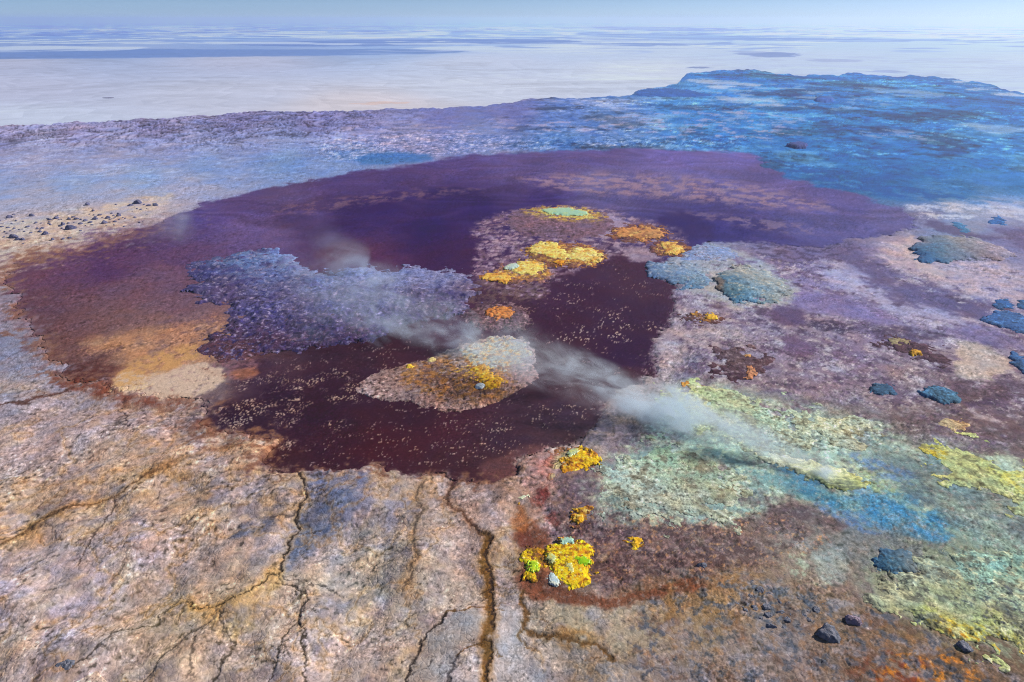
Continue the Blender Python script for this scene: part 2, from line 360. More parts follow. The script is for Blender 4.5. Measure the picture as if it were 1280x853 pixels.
def paint_floor(P):
    """the crater floor, its shores, rills and stains; returns Paint and the lake mask"""
    q = Paint(P, bump=.11)
    q.idw(GROUND_PTS)
    nr = ss(500, 620, P.v)*ss(760, 640, P.u)
    g_ = q.c.mean(1, keepdims=True)
    q.c += ((g_+(q.c-g_)*.66)*1.20*np.array((1,.99,1.03))-q.c)*nr[:, None]
    inlake = q.mask(LAKE, soft=1.5, warp=6, vs=1.4)
    near = ss(420, 560, P.v)
    # ---- far slopes: gullies and pale streaks
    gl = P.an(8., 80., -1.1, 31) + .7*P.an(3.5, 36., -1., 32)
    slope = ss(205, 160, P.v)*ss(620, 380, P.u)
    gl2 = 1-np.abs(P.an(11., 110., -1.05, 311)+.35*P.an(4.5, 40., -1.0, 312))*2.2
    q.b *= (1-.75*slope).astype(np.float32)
    q.c *= (1+.12*slope*gl-.42*slope*ss(.5, 1, gl2))[:, None]  # gullies darkened in colour, their shade painted over slight relief
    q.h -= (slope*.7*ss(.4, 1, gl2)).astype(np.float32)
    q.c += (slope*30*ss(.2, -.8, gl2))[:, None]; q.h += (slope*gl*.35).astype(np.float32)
    lo = ss(260, 205, P.v)*ss(150, 175, P.v)*ss(520, 400, P.u)
    st = P.an(3., 30., .1, 33)
    q.c += (26*lo*np.clip(st, -.2, 1))[:, None]*np.array((.9, 1, 1))
    farm = ss(260, 180, P.v)*ss(560, 700, P.u)
    f1 = P.fb(46, 4, 34)*.9+.6*P.fb(16, 3, 35)+.5*P.an(20., 60., .3, 351)
    q.c += (15*farm*f1)[:, None]*np.array((1., .9, .8))
    f2 = P.fb(120, 5, 352, .72)
    q.c += (farm*np.clip(f2-.15, 0, .8)*70)[:, None]*np.array((1.1, .75, .5))
    f3 = P.fb(12, 3, 355)*ss(-.2, .7, P.fb(150, 3, 356))
    q.c += (farm*np.clip(f3-.3, 0, .8)*80)[:, None]*np.array((1.1, .9, .7))
    q.c *= 1-(farm*ss(760, 900, P.u))[:, None]*np.array((.30, .05, -.02), np.float32)  # further red cut, more air haze painted onto the far plain
    q.c *= (1-.28*farm*ss(.1, .8, P.fb(140, 5, 353, .75))-.18*farm*ss(.4, .9, P.fb(10, 3, 357)))[:, None]
    q.b += (farm*.22*ss(-.2, .6, P.fb(100, 2, 354))).astype(np.float32)
    pale = [(430,152),(560,155),(700,150),(800,140),(900,130),(1000,150),(1000,175),(880,180),(760,165),(600,170),(500,185),(420,190),(400,170)]
    q.lay(pale, (172,164,204), soft=20, dap=(26,.25,.9,36), op=.7)
    q.lay([(840,112),(960,100),(1060,112),(1150,128),(1050,140),(930,135),(860,128)], (150,172,215), soft=14, dap=(30,.2,.8,37), op=.7)
    q.lay([(900,140),(1000,140),(1010,160),(900,160)], (158,168,212), soft=10, dap=(20,.0,.7,38), op=.6)
    q.lay([(1070,160),(1180,165),(1190,178),(1080,175)], (150,155,200), soft=10, dap=(18,.0,.7,39), op=.7)
    for poly, o in (([(1180,100),(1215,103),(1262,116),(1300,121),(1300,128),(1240,120),(1200,110)], .8), ([(850,98),(905,100),(960,108),(930,114),(870,108)], .7), ([(860,118),(950,122),(1000,130),(940,134),(880,128)], .55), ([(1060,108),(1150,112),(1190,122),(1120,122)], .45), ([(1180,150),(1280,158),(1300,168),(1210,166)], .45)):
        q.lay(poly, (196,200,226), soft=6, op=o, dap=(60,-.7,.2,740), warp=6, vs=3)
    # broken blocky ground between the slope and the lake
    brk = [(395,178),(480,168),(560,165),(640,170),(700,175),(820,172),(930,168),(940,182),(860,186),(760,184),(640,188),(545,196),(450,204),(400,200)]
    a = q.lay(brk, None, soft=16, bump=.34)
    blk = P.fb(9, 3, 41)
    q.c += (a*(60*ss(.15, .9, blk)-38*ss(-.2, -.9, blk)))[:, None]*np.array((1.05, .85, .8))
    q.lay([(470,190),(530,192),(545,200),(520,204),(455,208),(440,200)], (44,104,176), soft=8, op=.7)
    q.lay([(980,210),(1040,214),(1110,224),(1170,240),(1240,252),(1270,255),(1180,252),(1100,248),(1040,236),(990,226)], (8,84,158), soft=16, op=.85, dap=(24,-.7,.3,42))
    # ---- pale pebbly apron on the left rim
    ap = [(-60,282),(40,272),(120,258),(180,246),(225,240),(200,262),(175,276),(150,288),(90,306),(20,322),(-60,334)]
    q.lay(ap, (206,190,176), soft=16, op=.75, bump=.22, dap=(18,-.7,.3,43))
    q.lay([(100,290),(150,282),(186,288),(170,296),(140,302),(110,302)], (120,102,138), soft=8, op=.8, dap=(10,-.5,.4,44), bump=.3)
    # ---- left bluish-white edge
    q.lay([(-40,400),(25,405),(45,430),(60,455),(80,475),(60,500),(-40,505)], (128,136,166), soft=20, op=.7, dap=(22,-.5,.5,45))
    q.lay([(-40,470),(60,482),(90,500),(60,520),(-40,525)], (178,172,180), soft=20, op=.6, dap=(18,-.1,.7,46))
    # ---- foreground: lilac frost, ochre patches, bluish shadowless crust
    q.lay([(-60,690),(60,690),(110,720),(100,790),(100,860),(-60,870)], (176,168,196), soft=70, op=.8, dap=(30,.0,.8,47))
    q.lay([(140,650),(200,640),(230,690),(190,740),(140,720)], (176,164,186), soft=50, op=.7, dap=(20,.1,.8,48))
    q.lay([(-60,640),(40,640),(120,615),(200,585),(260,575),(240,600),(150,630),(70,655),(30,690),(-60,700)], (184,142,92), soft=26, op=.55)
    q.lay([(150,580),(230,585),(300,580),(290,640),(220,650),(160,620)], (178,140,100), soft=40, op=.4)
    q.lay([(200,750),(300,755),(352,722),(380,750),(375,800),(340,830),(260,790)], (176,136,88), soft=36, op=.55, dap=(40,-.8,.4,49))
    q.lay([(280,600),(330,590),(350,620),(340,660),(300,650),(285,640)], (178,144,104), soft=30, op=.5)
    blue = [(385,592),(420,592),(470,592),(455,620),(440,650),(405,680),(370,700),(352,715),(356,690),(374,665),(372,640),(388,622)]
    q.lay(blue, (108,116,152), soft=22, op=.85, dap=(36,-1.0,.1,51))
    q.lay([(356,665),(385,640),(392,660),(372,690),(352,712)], (76,92,128), soft=16, op=.8)
    q.lay([(300,655),(330,640),(340,660),(310,675),(290,672)], (96,100,126), soft=14, op=.7)
    q.lay([(325,605),(350,598),(346,625),(322,640),(302,645)], (120,114,126), soft=16, op=.6)
    q.lay([(450,660),(500,620),(530,640),(500,680),(455,700)], (122,118,142), soft=30, op=.6, dap=(30,-.6,.5,52))
    fg = near*ss(900, 650, P.u)*ss(-.1, .3, 1-inlake)
    for (pp, sd, lo_, hi_, cc, o) in ((150,640,.3,.9,(190,162,118),.4), (110,641,.0,.8,(182,172,192),.65), (80,642,.0,.8,(186,164,154),.6), (70,643,.3,1.,(118,108,124),.55)):
        a = fg*ss(lo_, hi_, P.fb(pp, 5, sd))*o
        q.c += (np.array(cc, np.float32)-q.c)*a[:, None]
    q.lay(blue, (102,108,146), soft=34, op=.85, dap=(36,-.9,.2,51))
    q.lay([(352,712),(362,685),(385,650),(410,625),(440,600),(450,630),(410,665),(385,690),(365,708)], (84,96,130), soft=26, op=.7, dap=(26,-.9,.2,515))
    q.lay([(288,668),(312,650),(340,645),(345,660),(315,674)], (88,92,118), soft=10, op=.75, dap=(12,-.9,.2,516))
    q.lay([(460,660),(495,615),(515,605),(530,640),(500,675),(470,690)], (120,122,152), soft=24, op=.65, dap=(26,-.6,.5,517))
    q.lay([(470,700),(520,680),(560,690),(590,740),(560,765),(520,790),(480,760)], (184,170,156), soft=40, op=.6, dap=(40,-.8,.3,518))
    q.lay([(-40,500),(60,495),(140,505),(200,520),(230,545),(160,565),(60,560),(-40,570)], (176,162,174), soft=40, op=.6, dap=(24,-.6,.5,519))
    for k, (pp, cc, o) in enumerate((((60,(206,182,158),.4), (50,(112,106,124),.4), (14,(204,190,182),.18), (11,(84,74,80),.18)))):
        m = near*(1-inlake)*ss(1000, 800, P.u)
        a = m*ss(.25, 1.1, P.fb(pp, 4, 54+k))*o
        q.c += (np.array(cc, np.float32)-q.c)*a[:, None]
    lob = P.fb(130, 3, 710); rid = 1-np.abs(P.n(90, 711)+.35*P.n(30, 712))
    q.h += (near*ss(800, 640, P.u)*(.75*lob+.12*rid)*ss(.5, 0, inlake)).astype(np.float32)
    hair = np.maximum(np.exp(-((P.n(95, 713)+.34*P.n(26, 714)+.14*P.n(9, 715))/.016)**2), .8*np.exp(-((P.n(38, 716)+.3*P.n(12, 717))/.03)**2)*ss(.0, .6, P.fb(120, 2, 718)))
    a = hair*fg*.75
    q.c += (np.array((88,68,66), np.float32)-q.c)*a[:, None]; q.h -= (a*.10).astype(np.float32)
    w_ = np.exp(-((P.n(95, 713)+.34*P.n(26, 714)+.14*P.n(9, 715))/.12)**2)*fg*.3
    q.c += (np.array((196,150,92), np.float32)-q.c)*w_[:, None]
    # smooth pale silt between the rills
    silt = [(556,768),(606,768),(604,800),(585,812),(572,822),(562,860),(508,860),(530,810)]
    q.lay(silt, (166,158,160), soft=8, op=.85, bump=.05)
    q.lay([(616,760),(648,758),(652,790),(660,812),(690,860),(612,860)], (168,160,166), soft=14, op=.85, bump=.05)
    # right lower slope
    q.lay([(655,745),(700,760),(830,745),(850,790),(800,830),(700,800)], (164,148,128), soft=30, op=.6, dap=(34,-.6,.4,58))
    q.lay([(690,790),(740,790),(745,815),(700,812)], (158,108,56), soft=20, op=.7, dap=(26,-.8,.3,59))
    q.lay([(800,745),(900,740),(940,770),(880,830),(820,800)], (138,110,86), soft=40, op=.5)
    q.lay([(720,815),(760,810),(800,850),(740,860)], (120,122,140), soft=20, op=.6, dap=(20,-.3,.6,60))
    q.lay([(840,780),(900,790),(960,790),(1010,810),(1020,860),(820,860)], (134,124,140), soft=40, op=.7, dap=(30,-.6,.6,61))
    q.lay([(1000,735),(1060,740),(1120,790),(1180,830),(1150,860),(1060,800),(1010,780)], (116,90,78), soft=26, op=.6)
    q.lay([(1060,830),(1130,815),(1180,850),(1150,880),(1070,880)], (112,48,34), soft=24, op=.9, dap=(16,-.5,.5,62))
    q.lay([(1100,815),(1180,810),(1230,840),(1230,880),(1100,880)], (196,118,40), soft=24, op=.9, dap=(11,.2,.7,63))
    # ---- right mottled floor
    R1 = [(840,330),(960,330),(1080,320),(1280,330),(1400,400),(1400,560),(1120,560),(1000,520),(860,490),(810,470),(815,430),(845,380)]
    q.lay(R1, (104,80,112), soft=20, op=.7, dap=(60,.0,.9,650))
    q.lay(R1, (190,178,192), soft=20, op=.7, dap=(34,.2,.9,64), bump=.15)
    q.lay(R1, (74,50,80), soft=20, op=.75, dap=(26,.3,.9,65))
    q.lay(R1, (206,194,200), soft=20, op=.6, dap=(8,.45,1.1,651))
    q.lay(R1, (66,46,74), soft=20, op=.6, dap=(9,.5,1.1,652))
    q.lay([(1120,300),(1170,325),(1280,330),(1300,380),(1230,378),(1160,355),(1110,335),(1090,310)], (196,172,182), soft=10, op=.8, dap=(16,-1.0,.2,66), bump=.24)
    q.lay([(1145,290),(1120,305),(1130,320),(1145,330),(1150,345),(1190,350),(1170,335),(1145,318)], (206,178,172), soft=8, op=.6)
    q.lay([(1040,315),(1090,322),(1130,352),(1180,372),(1240,385),(1230,402),(1180,398),(1120,382),(1085,362),(1060,340)], (100,84,124), soft=12, op=.85, dap=(26,-1.1,-.1,67), bump=.08)
    q.lay([(1000,335),(1045,325),(1085,345),(1110,370),(1150,382),(1210,395),(1230,415),(1180,412),(1130,400),(1080,372),(1030,352)], (176,168,200), soft=12, op=.75, dap=(22,-.9,.2,68), bump=.1)
    q.lay([(990,362),(1050,368),(1120,395),(1120,408),(1040,395),(985,385)], (128,110,160), soft=14, op=.8)
    q.lay([(1170,412),(1230,405),(1280,430),(1280,440),(1200,428)], (120,104,150), soft=12, op=.7)
    q.lay([(796,337),(830,318),(860,306),(900,302),(932,316),(985,346),(1000,368),(978,384),(920,386),(870,370),(830,356)], (160,166,182), soft=14, op=.85, dap=(20,-1.0,.0,750), bump=.16)
    q.lay([(870,345),(930,332),(990,355),(1000,374),(940,392),(880,380)], (172,162,160), soft=14, op=.6, dap=(14,-.5,.4,751))
    q.lay([(958,388),(985,382),(1010,392),(1000,408),(970,406)], (86,62,102), soft=10, op=.85)
    q.lay([(1006,402),(1040,400),(1068,410),(1070,416),(1035,417),(1010,410)], (66,48,78), soft=6, op=.9, dap=(9,-.9,.1,69), bump=.2)
    q.lay([(1075,415),(1110,408),(1160,412),(1190,424),(1150,426),(1110,422)], (78,60,92), soft=6, op=.85, dap=(12,-1.,.1,70))
    q.lay([(1190,425),(1230,430),(1262,450),(1255,472),(1210,480),(1190,465),(1200,448)], (196,176,166), soft=10, op=.8, bump=.2)
    q.lay([(975,422),(1000,424),(1020,436),(1010,448),(985,444)], (104,76,112), soft=6, op=.85)
    q.lay([(1180,478),(1230,475),(1290,480),(1290,500),(1200,502)], (84,58,76), soft=12, op=.7, dap=(20,-1.,.1,72))
    q.lay([(910,492),(970,495),(1040,500),(1120,515),(1180,520),(1280,530),(1280,560),(1180,545),(1100,530),(1010,520),(930,510)], (96,68,78), soft=16, op=.7, dap=(22,-.9,.3,73))
    q.lay([(1080,300),(1040,305),(990,300),(930,308),(960,330),(1000,340),(1050,325)], (66,50,84), soft=12, op=.6, dap=(14,-.2,.5,74), bump=.2)
    q.lay([(925,305),(950,315),(985,330),(1005,325),(1030,330),(1000,345),(960,330)], (196,180,196), soft=8, op=.7, dap=(9,.2,.8,75), bump=.24)
    q.lay([(830,415),(860,400),(930,408),(960,415),(930,428),(880,440),(850,460),(820,470),(815,445)], (178,160,172), soft=14, op=.7, dap=(12,-.4,.5,76), bump=.2)
    q.lay([(845,440),(880,440),(880,480),(840,480)], (92,86,118), soft=16, op=.6, dap=(13,.0,.6,77))
    q.lay([(1125,258),(1180,255),(1240,257),(1300,262),(1300,286),(1262,273),(1230,266),(1180,266),(1140,266)], (190,190,212), soft=5, op=.85, dap=(16,-.8,.2,730))
    q.lay([(1130,271),(1170,268),(1235,272),(1200,275),(1150,274)], (206,204,218), soft=3, op=.8, dap=(12,-.9,.1,731))
    q.lay([(1150,276),(1180,278),(1225,296),(1260,300),(1240,302),(1195,296),(1165,286)], (92,76,112), soft=5, op=.8)
    q.lay([(1240,284),(1300,292),(1300,318),(1270,308)], (104,86,126), soft=8, op=.7)
    # ---- greens
    fld = [(735,605),(760,575),(815,545),(830,500),(850,480),(900,484),(1000,510),(1110,530),(1130,560),(1190,555),(1320,580),(1320,700),(1200,670),(1130,650),(1060,640),(1010,620),(940,640),(910,665),(850,655),(800,655),(745,640)]
    q.lay(fld, (152,170,160), soft=60, op=.85, dap=(40,-.9,.1,670), bump=.16)
    q.lay(fld, (186,204,184), soft=40, op=.75, dap=(30,-.1,.7,671))
    q.lay(fld, (112,140,146), soft=40, op=.6, dap=(46,.1,.8,673))
    q.lay(fld, (98,98,100), soft=30, op=.6, dap=(24,.35,1.,672))
    q.lay(fld, (212,216,180), soft=30, op=.6, dap=(11,.5,1.1,674))
    q.lay([(1080,690),(1160,680),(1320,690),(1320,850),(1230,820),(1150,790),(1080,755)], (140,148,124), soft=40, op=.7, dap=(18,-.5,.4,673), bump=.2)
    q.lay([(950,565),(1040,590),(1110,610),(1180,640),(1195,680),(1120,670),(1040,640),(990,610)], (76,128,170), soft=24, op=.85, dap=(30,-1.1,.0,78))
    q.lay([(1080,620),(1130,635),(1185,650),(1192,678),(1130,672),(1090,650)], (40,110,166), soft=26, op=.65, dap=(24,-.8,.4,79))
    q.lay([(960,590),(1000,600),(1060,625),(1040,632),(985,620)], (70,118,150), soft=14, op=.7)
    q.lay([(1010,625),(1060,640),(1110,665),(1090,672),(1040,655)], (72,104,168), soft=12, op=.6, dap=(14,-.6,.3,80))
    q.lay([(1080,560),(1160,570),(1200,600),(1290,640),(1290,690),(1200,660),(1120,610)], (94,102,112), soft=20, op=.6)
    q.lay([(940,640),(990,630),(1040,645),(1060,665),(1010,670),(950,660)], (84,62,74), soft=14, op=.8, dap=(22,-.9,.2,81))
    q.lay([(800,665),(870,655),(930,665),(960,700),(930,715),(860,712),(800,720),(770,745),(745,735),(760,700)], (76,50,56), soft=18, op=.85, dap=(24,-1.1,-.1,82), bump=.2)
    q.lay([(780,650),(860,665),(940,670),(960,690),(880,690),(800,690)], (150,122,128), soft=20, op=.6, dap=(11,.15,.8,83))
    q.lay([(960,680),(1000,690),(1040,700),(1050,730),(1000,740),(975,710)], (160,170,154), soft=14, op=.7, dap=(13,.1,.7,84))
    q.lay([(1010,690),(1050,690),(1070,715),(1040,735),(1015,720)], (140,146,152), soft=14, op=.8)
    q.lay([(1090,720),(1150,745),(1190,780),(1160,790),(1110,760)], (70,74,96), soft=12, op=.6, dap=(13,.1,.6,85), bump=.24)
    hp = [(920,728),(945,726),(985,735),(1020,750),(1015,775),(995,790),(965,790),(945,770),(925,755)]
    q.lay(hp, (60,72,102), soft=16, op=.85, dap=(13,-.1,.5,690), bump=.4)
    q.lay(hp, (160,150,164), soft=16, op=.6, dap=(8,.3,.9,691))
    q.lay([(760,560),(800,545),(830,540),(820,560),(780,575),(750,590)], (112,92,112), soft=14, op=.7, dap=(12,-.4,.5,692), bump=.2)
    q.lay([(700,585),(735,580),(750,600),(745,640),(720,650),(700,630)], (86,66,84), soft=14, op=.75, dap=(18,-.8,.3,693), bump=.22)
    q.lay([(680,655),(760,650),(800,665),(780,690),(745,690),(720,670),(690,670)], (80,54,66), soft=12, op=.8, dap=(16,-.8,.3,694), bump=.24)
    q.lay([(800,640),(870,650),(925,655),(930,670),(860,668),(800,662)], (192,150,130), soft=10, op=.7, dap=(7,.2,.7,695), bump=.24)
    q.lay([(745,655),(800,660),(860,690),(900,690),(900,715),(840,705),(790,700),(750,690)], (150,116,122), soft=12, op=.65, dap=(8,.15,.8,696), bump=.26)
    q.lay([(740,720),(770,712),(775,735),(750,748),(735,745)], (158,128,126), soft=10, op=.7, dap=(8,-.1,.6,697))
    q.lay([(1060,560),(1100,575),(1150,600),(1140,612),(1090,595),(1050,575)], (92,120,172), soft=12, op=.75, dap=(12,-.8,.3,698))
    q.lay([(930,585),(985,600),(1040,622),(1090,632),(1070,642),(1010,626),(950,604)], (104,140,150), soft=12, op=.8, dap=(12,-1.,.0,699))
    q.lay([(975,600),(1010,610),(1060,632),(1050,640),(1005,622)], (44,96,132), soft=8, op=.75, dap=(9,-.6,.3,700))
    q.lay([(1075,585),(1110,600),(1130,618),(1100,622),(1078,605)], (150,164,110), soft=12, op=.6, dap=(10,-.6,.4,701))
    q.lay([(1100,640),(1150,645),(1185,660),(1180,676),(1150,668),(1120,655)], (120,160,206), soft=8, op=.7, dap=(8,.0,.6,702))
    low = [(820,720),(900,715),(1000,730),(1080,745),(1150,790),(1290,850),(1290,880),(780,880),(790,780)]
    q.lay(low, (92,66,62), soft=30, op=.65, dap=(26,.1,.8,704), bump=.2)
    q.lay(low, (146,138,154), soft=30, op=.6, dap=(22,.1,.9,705))
    q.lay(low, (66,70,90), soft=30, op=.75, dap=(17,.2,.8,706), bump=.26)
    q.lay(low, (158,104,62), soft=30, op=.32, dap=(18,.45,1.,707))
    q.lay([(880,690),(960,680),(1060,720),(1080,760),(1000,740),(900,730)], (112,90,96), soft=20, op=.6, dap=(15,.0,.7,708), bump=.24)
    q.lay([(1000,560),(1090,556),(1150,580),(1240,640),(1290,660),(1290,700),(1200,690),(1150,660)], (136,158,150), soft=24, op=.55, dap=(22,.1,.8,709))
    # ---- stains round the lower sulphur springs
    q.lay([(640,660),(672,652),(690,668),(680,700),(700,735),(760,750),(830,735),(870,720),(880,738),(800,752),(770,765),(700,755),(660,755),(645,735),(652,700)], (104,54,38), soft=14, op=.85)
    q.lay([(668,685),(690,680),(705,690),(700,715),(680,720)], (148,92,62), soft=10, op=.8)
    q.lay([(648,666),(668,664),(668,690),(650,692)], (92,48,44), soft=10, op=.8)
    q.lay([(660,560),(690,560),(695,600),(690,640),(668,650),(655,615)], (150,110,112), soft=14, op=.65)
    q.lay([(668,575),(690,572),(688,592),(672,596)], (190,120,112), soft=14, op=.6)
    q.lay([(668,618),(684,612),(688,626),(668,636),(660,630)], (110,42,44), soft=8, op=.8)
    q.lay([(682,644),(696,640),(698,654),(684,658)], (104,46,44), soft=8, op=.7)
    q.lay([(614,600),(650,600),(680,640),(668,658),(640,655),(618,640)], (158,122,100), soft=20, op=.5)
    q.lay([(648,632),(660,640),(662,664),(645,668),(636,655)], (160,92,48), soft=10, op=.6)
    rough = [(650,560),(760,540),(830,480),(900,470),(1290,520),(1290,880),(900,880),(760,760),(650,760)]
    q.lay(rough, (96,78,84), soft=40, op=.32, dap=(9,.4,.9,720)); q.lay(rough, (176,158,156), soft=40, op=.38, dap=(7,.45,1.,721))
    a = q.mask(rough, 40, 4)*(1-.8*q.mask(fld, 40, 4)); q.b += a*.10
    brown = [(690,610),(760,640),(830,650),(930,640),(1010,650),(1050,680),(990,700),(930,720),(860,720),(800,725),(750,745),(720,690)]
    q.lay(brown, (58,38,48), soft=20, op=.7, dap=(15,.05,.7,722), bump=.34); q.lay(brown, (150,118,118), soft=20, op=.65, dap=(9,.25,.9,723)); q.lay(brown, (184,130,90), soft=20, op=.6, dap=(8,.6,1.1,724))
    # ---- rills
    def rill(pts, w, col, op=.85, deep=.25, soft=2.0, halo=None):
        if halo: q.lay(pts, halo, soft=halo_w, op=.5, warp=4, line=w*1.5)
        q.lay(pts, [c_*.8 for c_ in col], soft=soft, op=min(1, op*1.1), warp=3, line=w*.9, rise=-deep*.4)
        r_ = np.random.default_rng(int(abs(pts[0][0]*7+pts[0][1])))
        pp = chaikin(pts, 1, False)
        for i in range(1, len(pp)-1, 2):          # side twigs
            if r_.random() < .55:
                t_ = pp[i+1]-pp[i-1]; t_ = t_/np.linalg.norm(t_)
                ang = math.atan2(t_[1], t_[0])+(1 if r_.random() < .5 else -1)*r_.uniform(.5, 1.2)+(math.pi if r_.random() < .5 else 0)
                tw = [tuple(pp[i])]; ln = r_.uniform(5, 12)
                for _ in range(int(r_.integers(3, 6))):
                    ang += r_.uniform(-.6, .6); tw.append((tw[-1][0]+ln*math.cos(ang), tw[-1][1]+ln*.7*math.sin(ang)))
                q.lay(tw, [c_*.8 for c_ in col], soft=1.6, op=op*.75, warp=3, line=.4, rise=-.08)
    halo_w = 10
    rill([(0,685),(30,665),(60,650),(105,628),(140,625),(165,610),(195,590)], .8, (92,66,50), .7, .2, halo=(172,126,78))
    rill([(143,625),(140,640),(120,665),(110,690),(98,710)], .7, (78,62,62), .7)
    rill([(60,652),(70,670),(85,675)], .5, (78,62,62), .5)
    rill([(195,590),(240,575),(290,560)], 1.2, (160,110,70), .5, .1, 8)
    rill([(372,590),(380,605),(386,625),(370,640),(372,665),(355,690),(349,722)], 1.3, (58,46,46), .9, .45, halo=(176,140,96))
    rill([(349,722),(320,740),(285,758),(240,758),(215,757)], 1.0, (62,48,40), .85, .3, halo=(180,138,84))
    rill([(349,722),(357,733),(375,742),(382,755),(374,775),(384,805),(383,870)], 1.1, (62,52,52), .85, .35)
    rill([(376,778),(350,800),(350,830),(335,860)], .7, (66,56,56), .8)
    rill([(275,768),(290,800),(290,815),(270,840),(262,860)], .9, (70,60,60), .75)
    rill([(270,775),(240,795),(205,820),(178,860)], 1.0, (74,66,74), .7)
    rill([(203,765),(203,780),(180,790),(150,788),(130,810),(118,818),(90,842)], 1.0, (72,62,64), .75)
    rill([(250,800),(235,825),(240,850)], .6, (80,70,74), .6)
    rill([(357,722),(400,735),(430,742)], .7, (84,70,70), .7)
    rill([(335,650),(370,645),(372,640)], .5, (70,60,66), .6)
    rill([(535,605),(522,620),(528,645),(514,665),(518,690),(520,715),(505,740)], 1.0, (92,76,72), .65, .2, halo=(160,124,86))
    rill([(572,602),(553,625),(572,640),(595,665),(608,680)], 2.0, (108,74,62), .8, .25, 3, halo=(158,112,84))
    rill([(608,678),(604,700),(612,725),(613,755),(610,780),(612,795),(605,810),(610,835),(606,865)], 5.5, (132,92,48), .85, .3, 5, halo=(164,124,82))
    rill([(611,676),(608,700),(616,728),(617,758),(613,782),(615,795)], 1.3, (58,40,36), .8, .25)
    rill([(607,806),(612,835),(609,865)], 1.4, (56,40,34), .8, .25)
    rill([(612,762),(585,763),(558,765)], 1.8, (126,84,44), .8, .2, 3)
    rill([(558,765),(550,780),(525,810),(512,840),(507,865)], 1.8, (60,50,52), .85, .35, 2.5)
    rill([(607,806),(590,815),(575,823)], 1.6, (120,80,44), .8, .2)
    rill([(575,823),(565,845),(560,865)], 1.2, (80,72,80), .7, .2)
    rill([(652,742),(650,755),(662,768),(655,785),(670,797),(710,801),(750,808),(765,825)], 2.2, (126,82,44), .8, .25, 5)
    rill([(652,790),(660,810),(672,818)], 1.0, (130,90,52), .6)
    rill([(840,730),(840,755),(835,775)], 2, (146,100,58), .5, .1, 8)
    rill([(-40,512),(0,510),(40,503),(70,495),(105,480),(135,470)], 1.6, (98,66,62), .8, .2, 2.5)
    rill([(156,496),(150,515),(156,528),(168,543)], .9, (64,52,60), .8, .3)
    rill([(150,520),(140,535),(125,550)], .5, (90,78,80), .5)
    rill([(334,570),(345,590),(350,605)], .6, (90,60,60), .6, .15)
    # pale cracked ridge and dark vent lines near the lower springs
    rill([(576,585),(585,595),(600,603),(620,606)], 1.0, (180,140,120), .8, -.3)
    rill([(790,690),(805,705),(825,718)], .8, (150,120,120), .7, -.3)
    q.h += (1-inlake)*.28
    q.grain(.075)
    # ================= the basin
    k = Paint(P, bump=.035); k.idw(LAKE_PTS, pw=3.4)
    far = ss(330, 280, P.v)
    band = P.an(10., 60., .0, 80)
    k.c *= (1+.10*far*band)[:, None]
    tex = P.n(4, 81); tex2 = P.n(2.2, 83)
    dry = [(0,340),(200,290),(420,226),(560,200),(850,188),(950,200),(1140,270),(1100,296),(1000,300),(900,262),(780,262),(700,240),(560,232),(470,240),(380,262),(300,330),(240,360),(290,400),(270,460),(160,480),(60,430)]
    a = k.lay(dry, None, soft=50, bump=.08)
    k.c *= (1+a*(.10*tex+.13*tex2)*np.clip(2.6*H/P.d, .4, 1))[:, None]
    k.lay([(640,222),(720,216),(820,218),(930,228),(1000,246),(1060,262),(960,262),(860,250),(760,244),(680,236)], (158,130,150), soft=20, op=.75, dap=(16,-.6,.6,84))
    k.lay([(820,262),(900,268),(980,276),(1040,292),(960,290),(880,274)], (150,126,150), soft=16, op=.6, dap=(18,-.3,.6,85))
    k.lay([(330,262),(420,248),(520,236),(620,236),(560,244),(450,256),(380,270)], (136,104,120), soft=18, op=.6, dap=(16,-.3,.7,86))
    k.lay([(380,320),(430,300),(470,310),(440,330)], (90,58,80), soft=20, op=.5)
    # golden fan
    k.lay([(285,400),(283,440),(258,455),(225,462),(180,476),(150,486),(140,474),(165,452),(150,440),(120,440),(100,425),(180,412),(240,405)], (188,142,104), soft=26, op=.7, dap=(22,-1.2,.1,87), bump=.12)
    k.lay([(235,400),(285,390),(285,415),(240,430),(160,440),(110,450),(90,430),(170,415)], (184,142,116), soft=24, op=.65, dap=(5,.1,.7,88))
    k.lay([(165,485),(190,470),(235,455),(275,460),(285,472),(262,490),(220,500),(185,497)], (190,166,152), soft=10, op=.85, bump=.14)
    k.lay([(140,470),(155,460),(185,470),(165,486),(155,496),(148,488)], (196,156,112), soft=8, op=.75)
    k.lay([(240,455),(262,462),(290,470),(282,474),(255,468)], (112,62,48), soft=4, op=.6, warp=2)
    k.lay([(262,455),(300,440),(325,455),(320,470),(300,480),(275,468)], (142,104,112), soft=12, op=.7, dap=(9,-.6,.4,89), bump=.12)
    k.lay([(290,462),(325,458),(315,474),(295,478)], (170,112,78), soft=12, op=.6)
    # ochre stains along the near shore
    k.lay([(252,520),(275,540),(320,545),(352,552),(330,572),(300,560),(262,556),(240,540)], (128,72,48), soft=14, op=.6)
    # wet brine: the dark pool
    pool = [(255,510),(300,478),(330,455),(400,440),(470,432),(540,405),(600,380),(690,345),(750,330),(800,335),(845,370),(830,420),(812,470),(760,500),(760,530),(660,585),(600,604),(430,590),(335,582),(350,552),(270,545)]
    w = k.lay(pool, None, soft=26, wet=1.0, bump=.012)
    cl = P.fb(46, 3, 90)
    def specks(poly, dens, col, soft=20, op=.8, cp=None):
        m = k.mask(poly, soft, 3)*(cp if cp is not None else ss(-.5, .8, cl))
        n = P.n(2.4, 91)+.4*P.n(11, 92)
        a = ss(1.12-dens, 1.32-dens, n)*m*op
        k.c += (np.array(col, np.float32)-k.c)*a[:, None]; k.g *= 1-a; k.h += (a*.12).astype(np.float32)
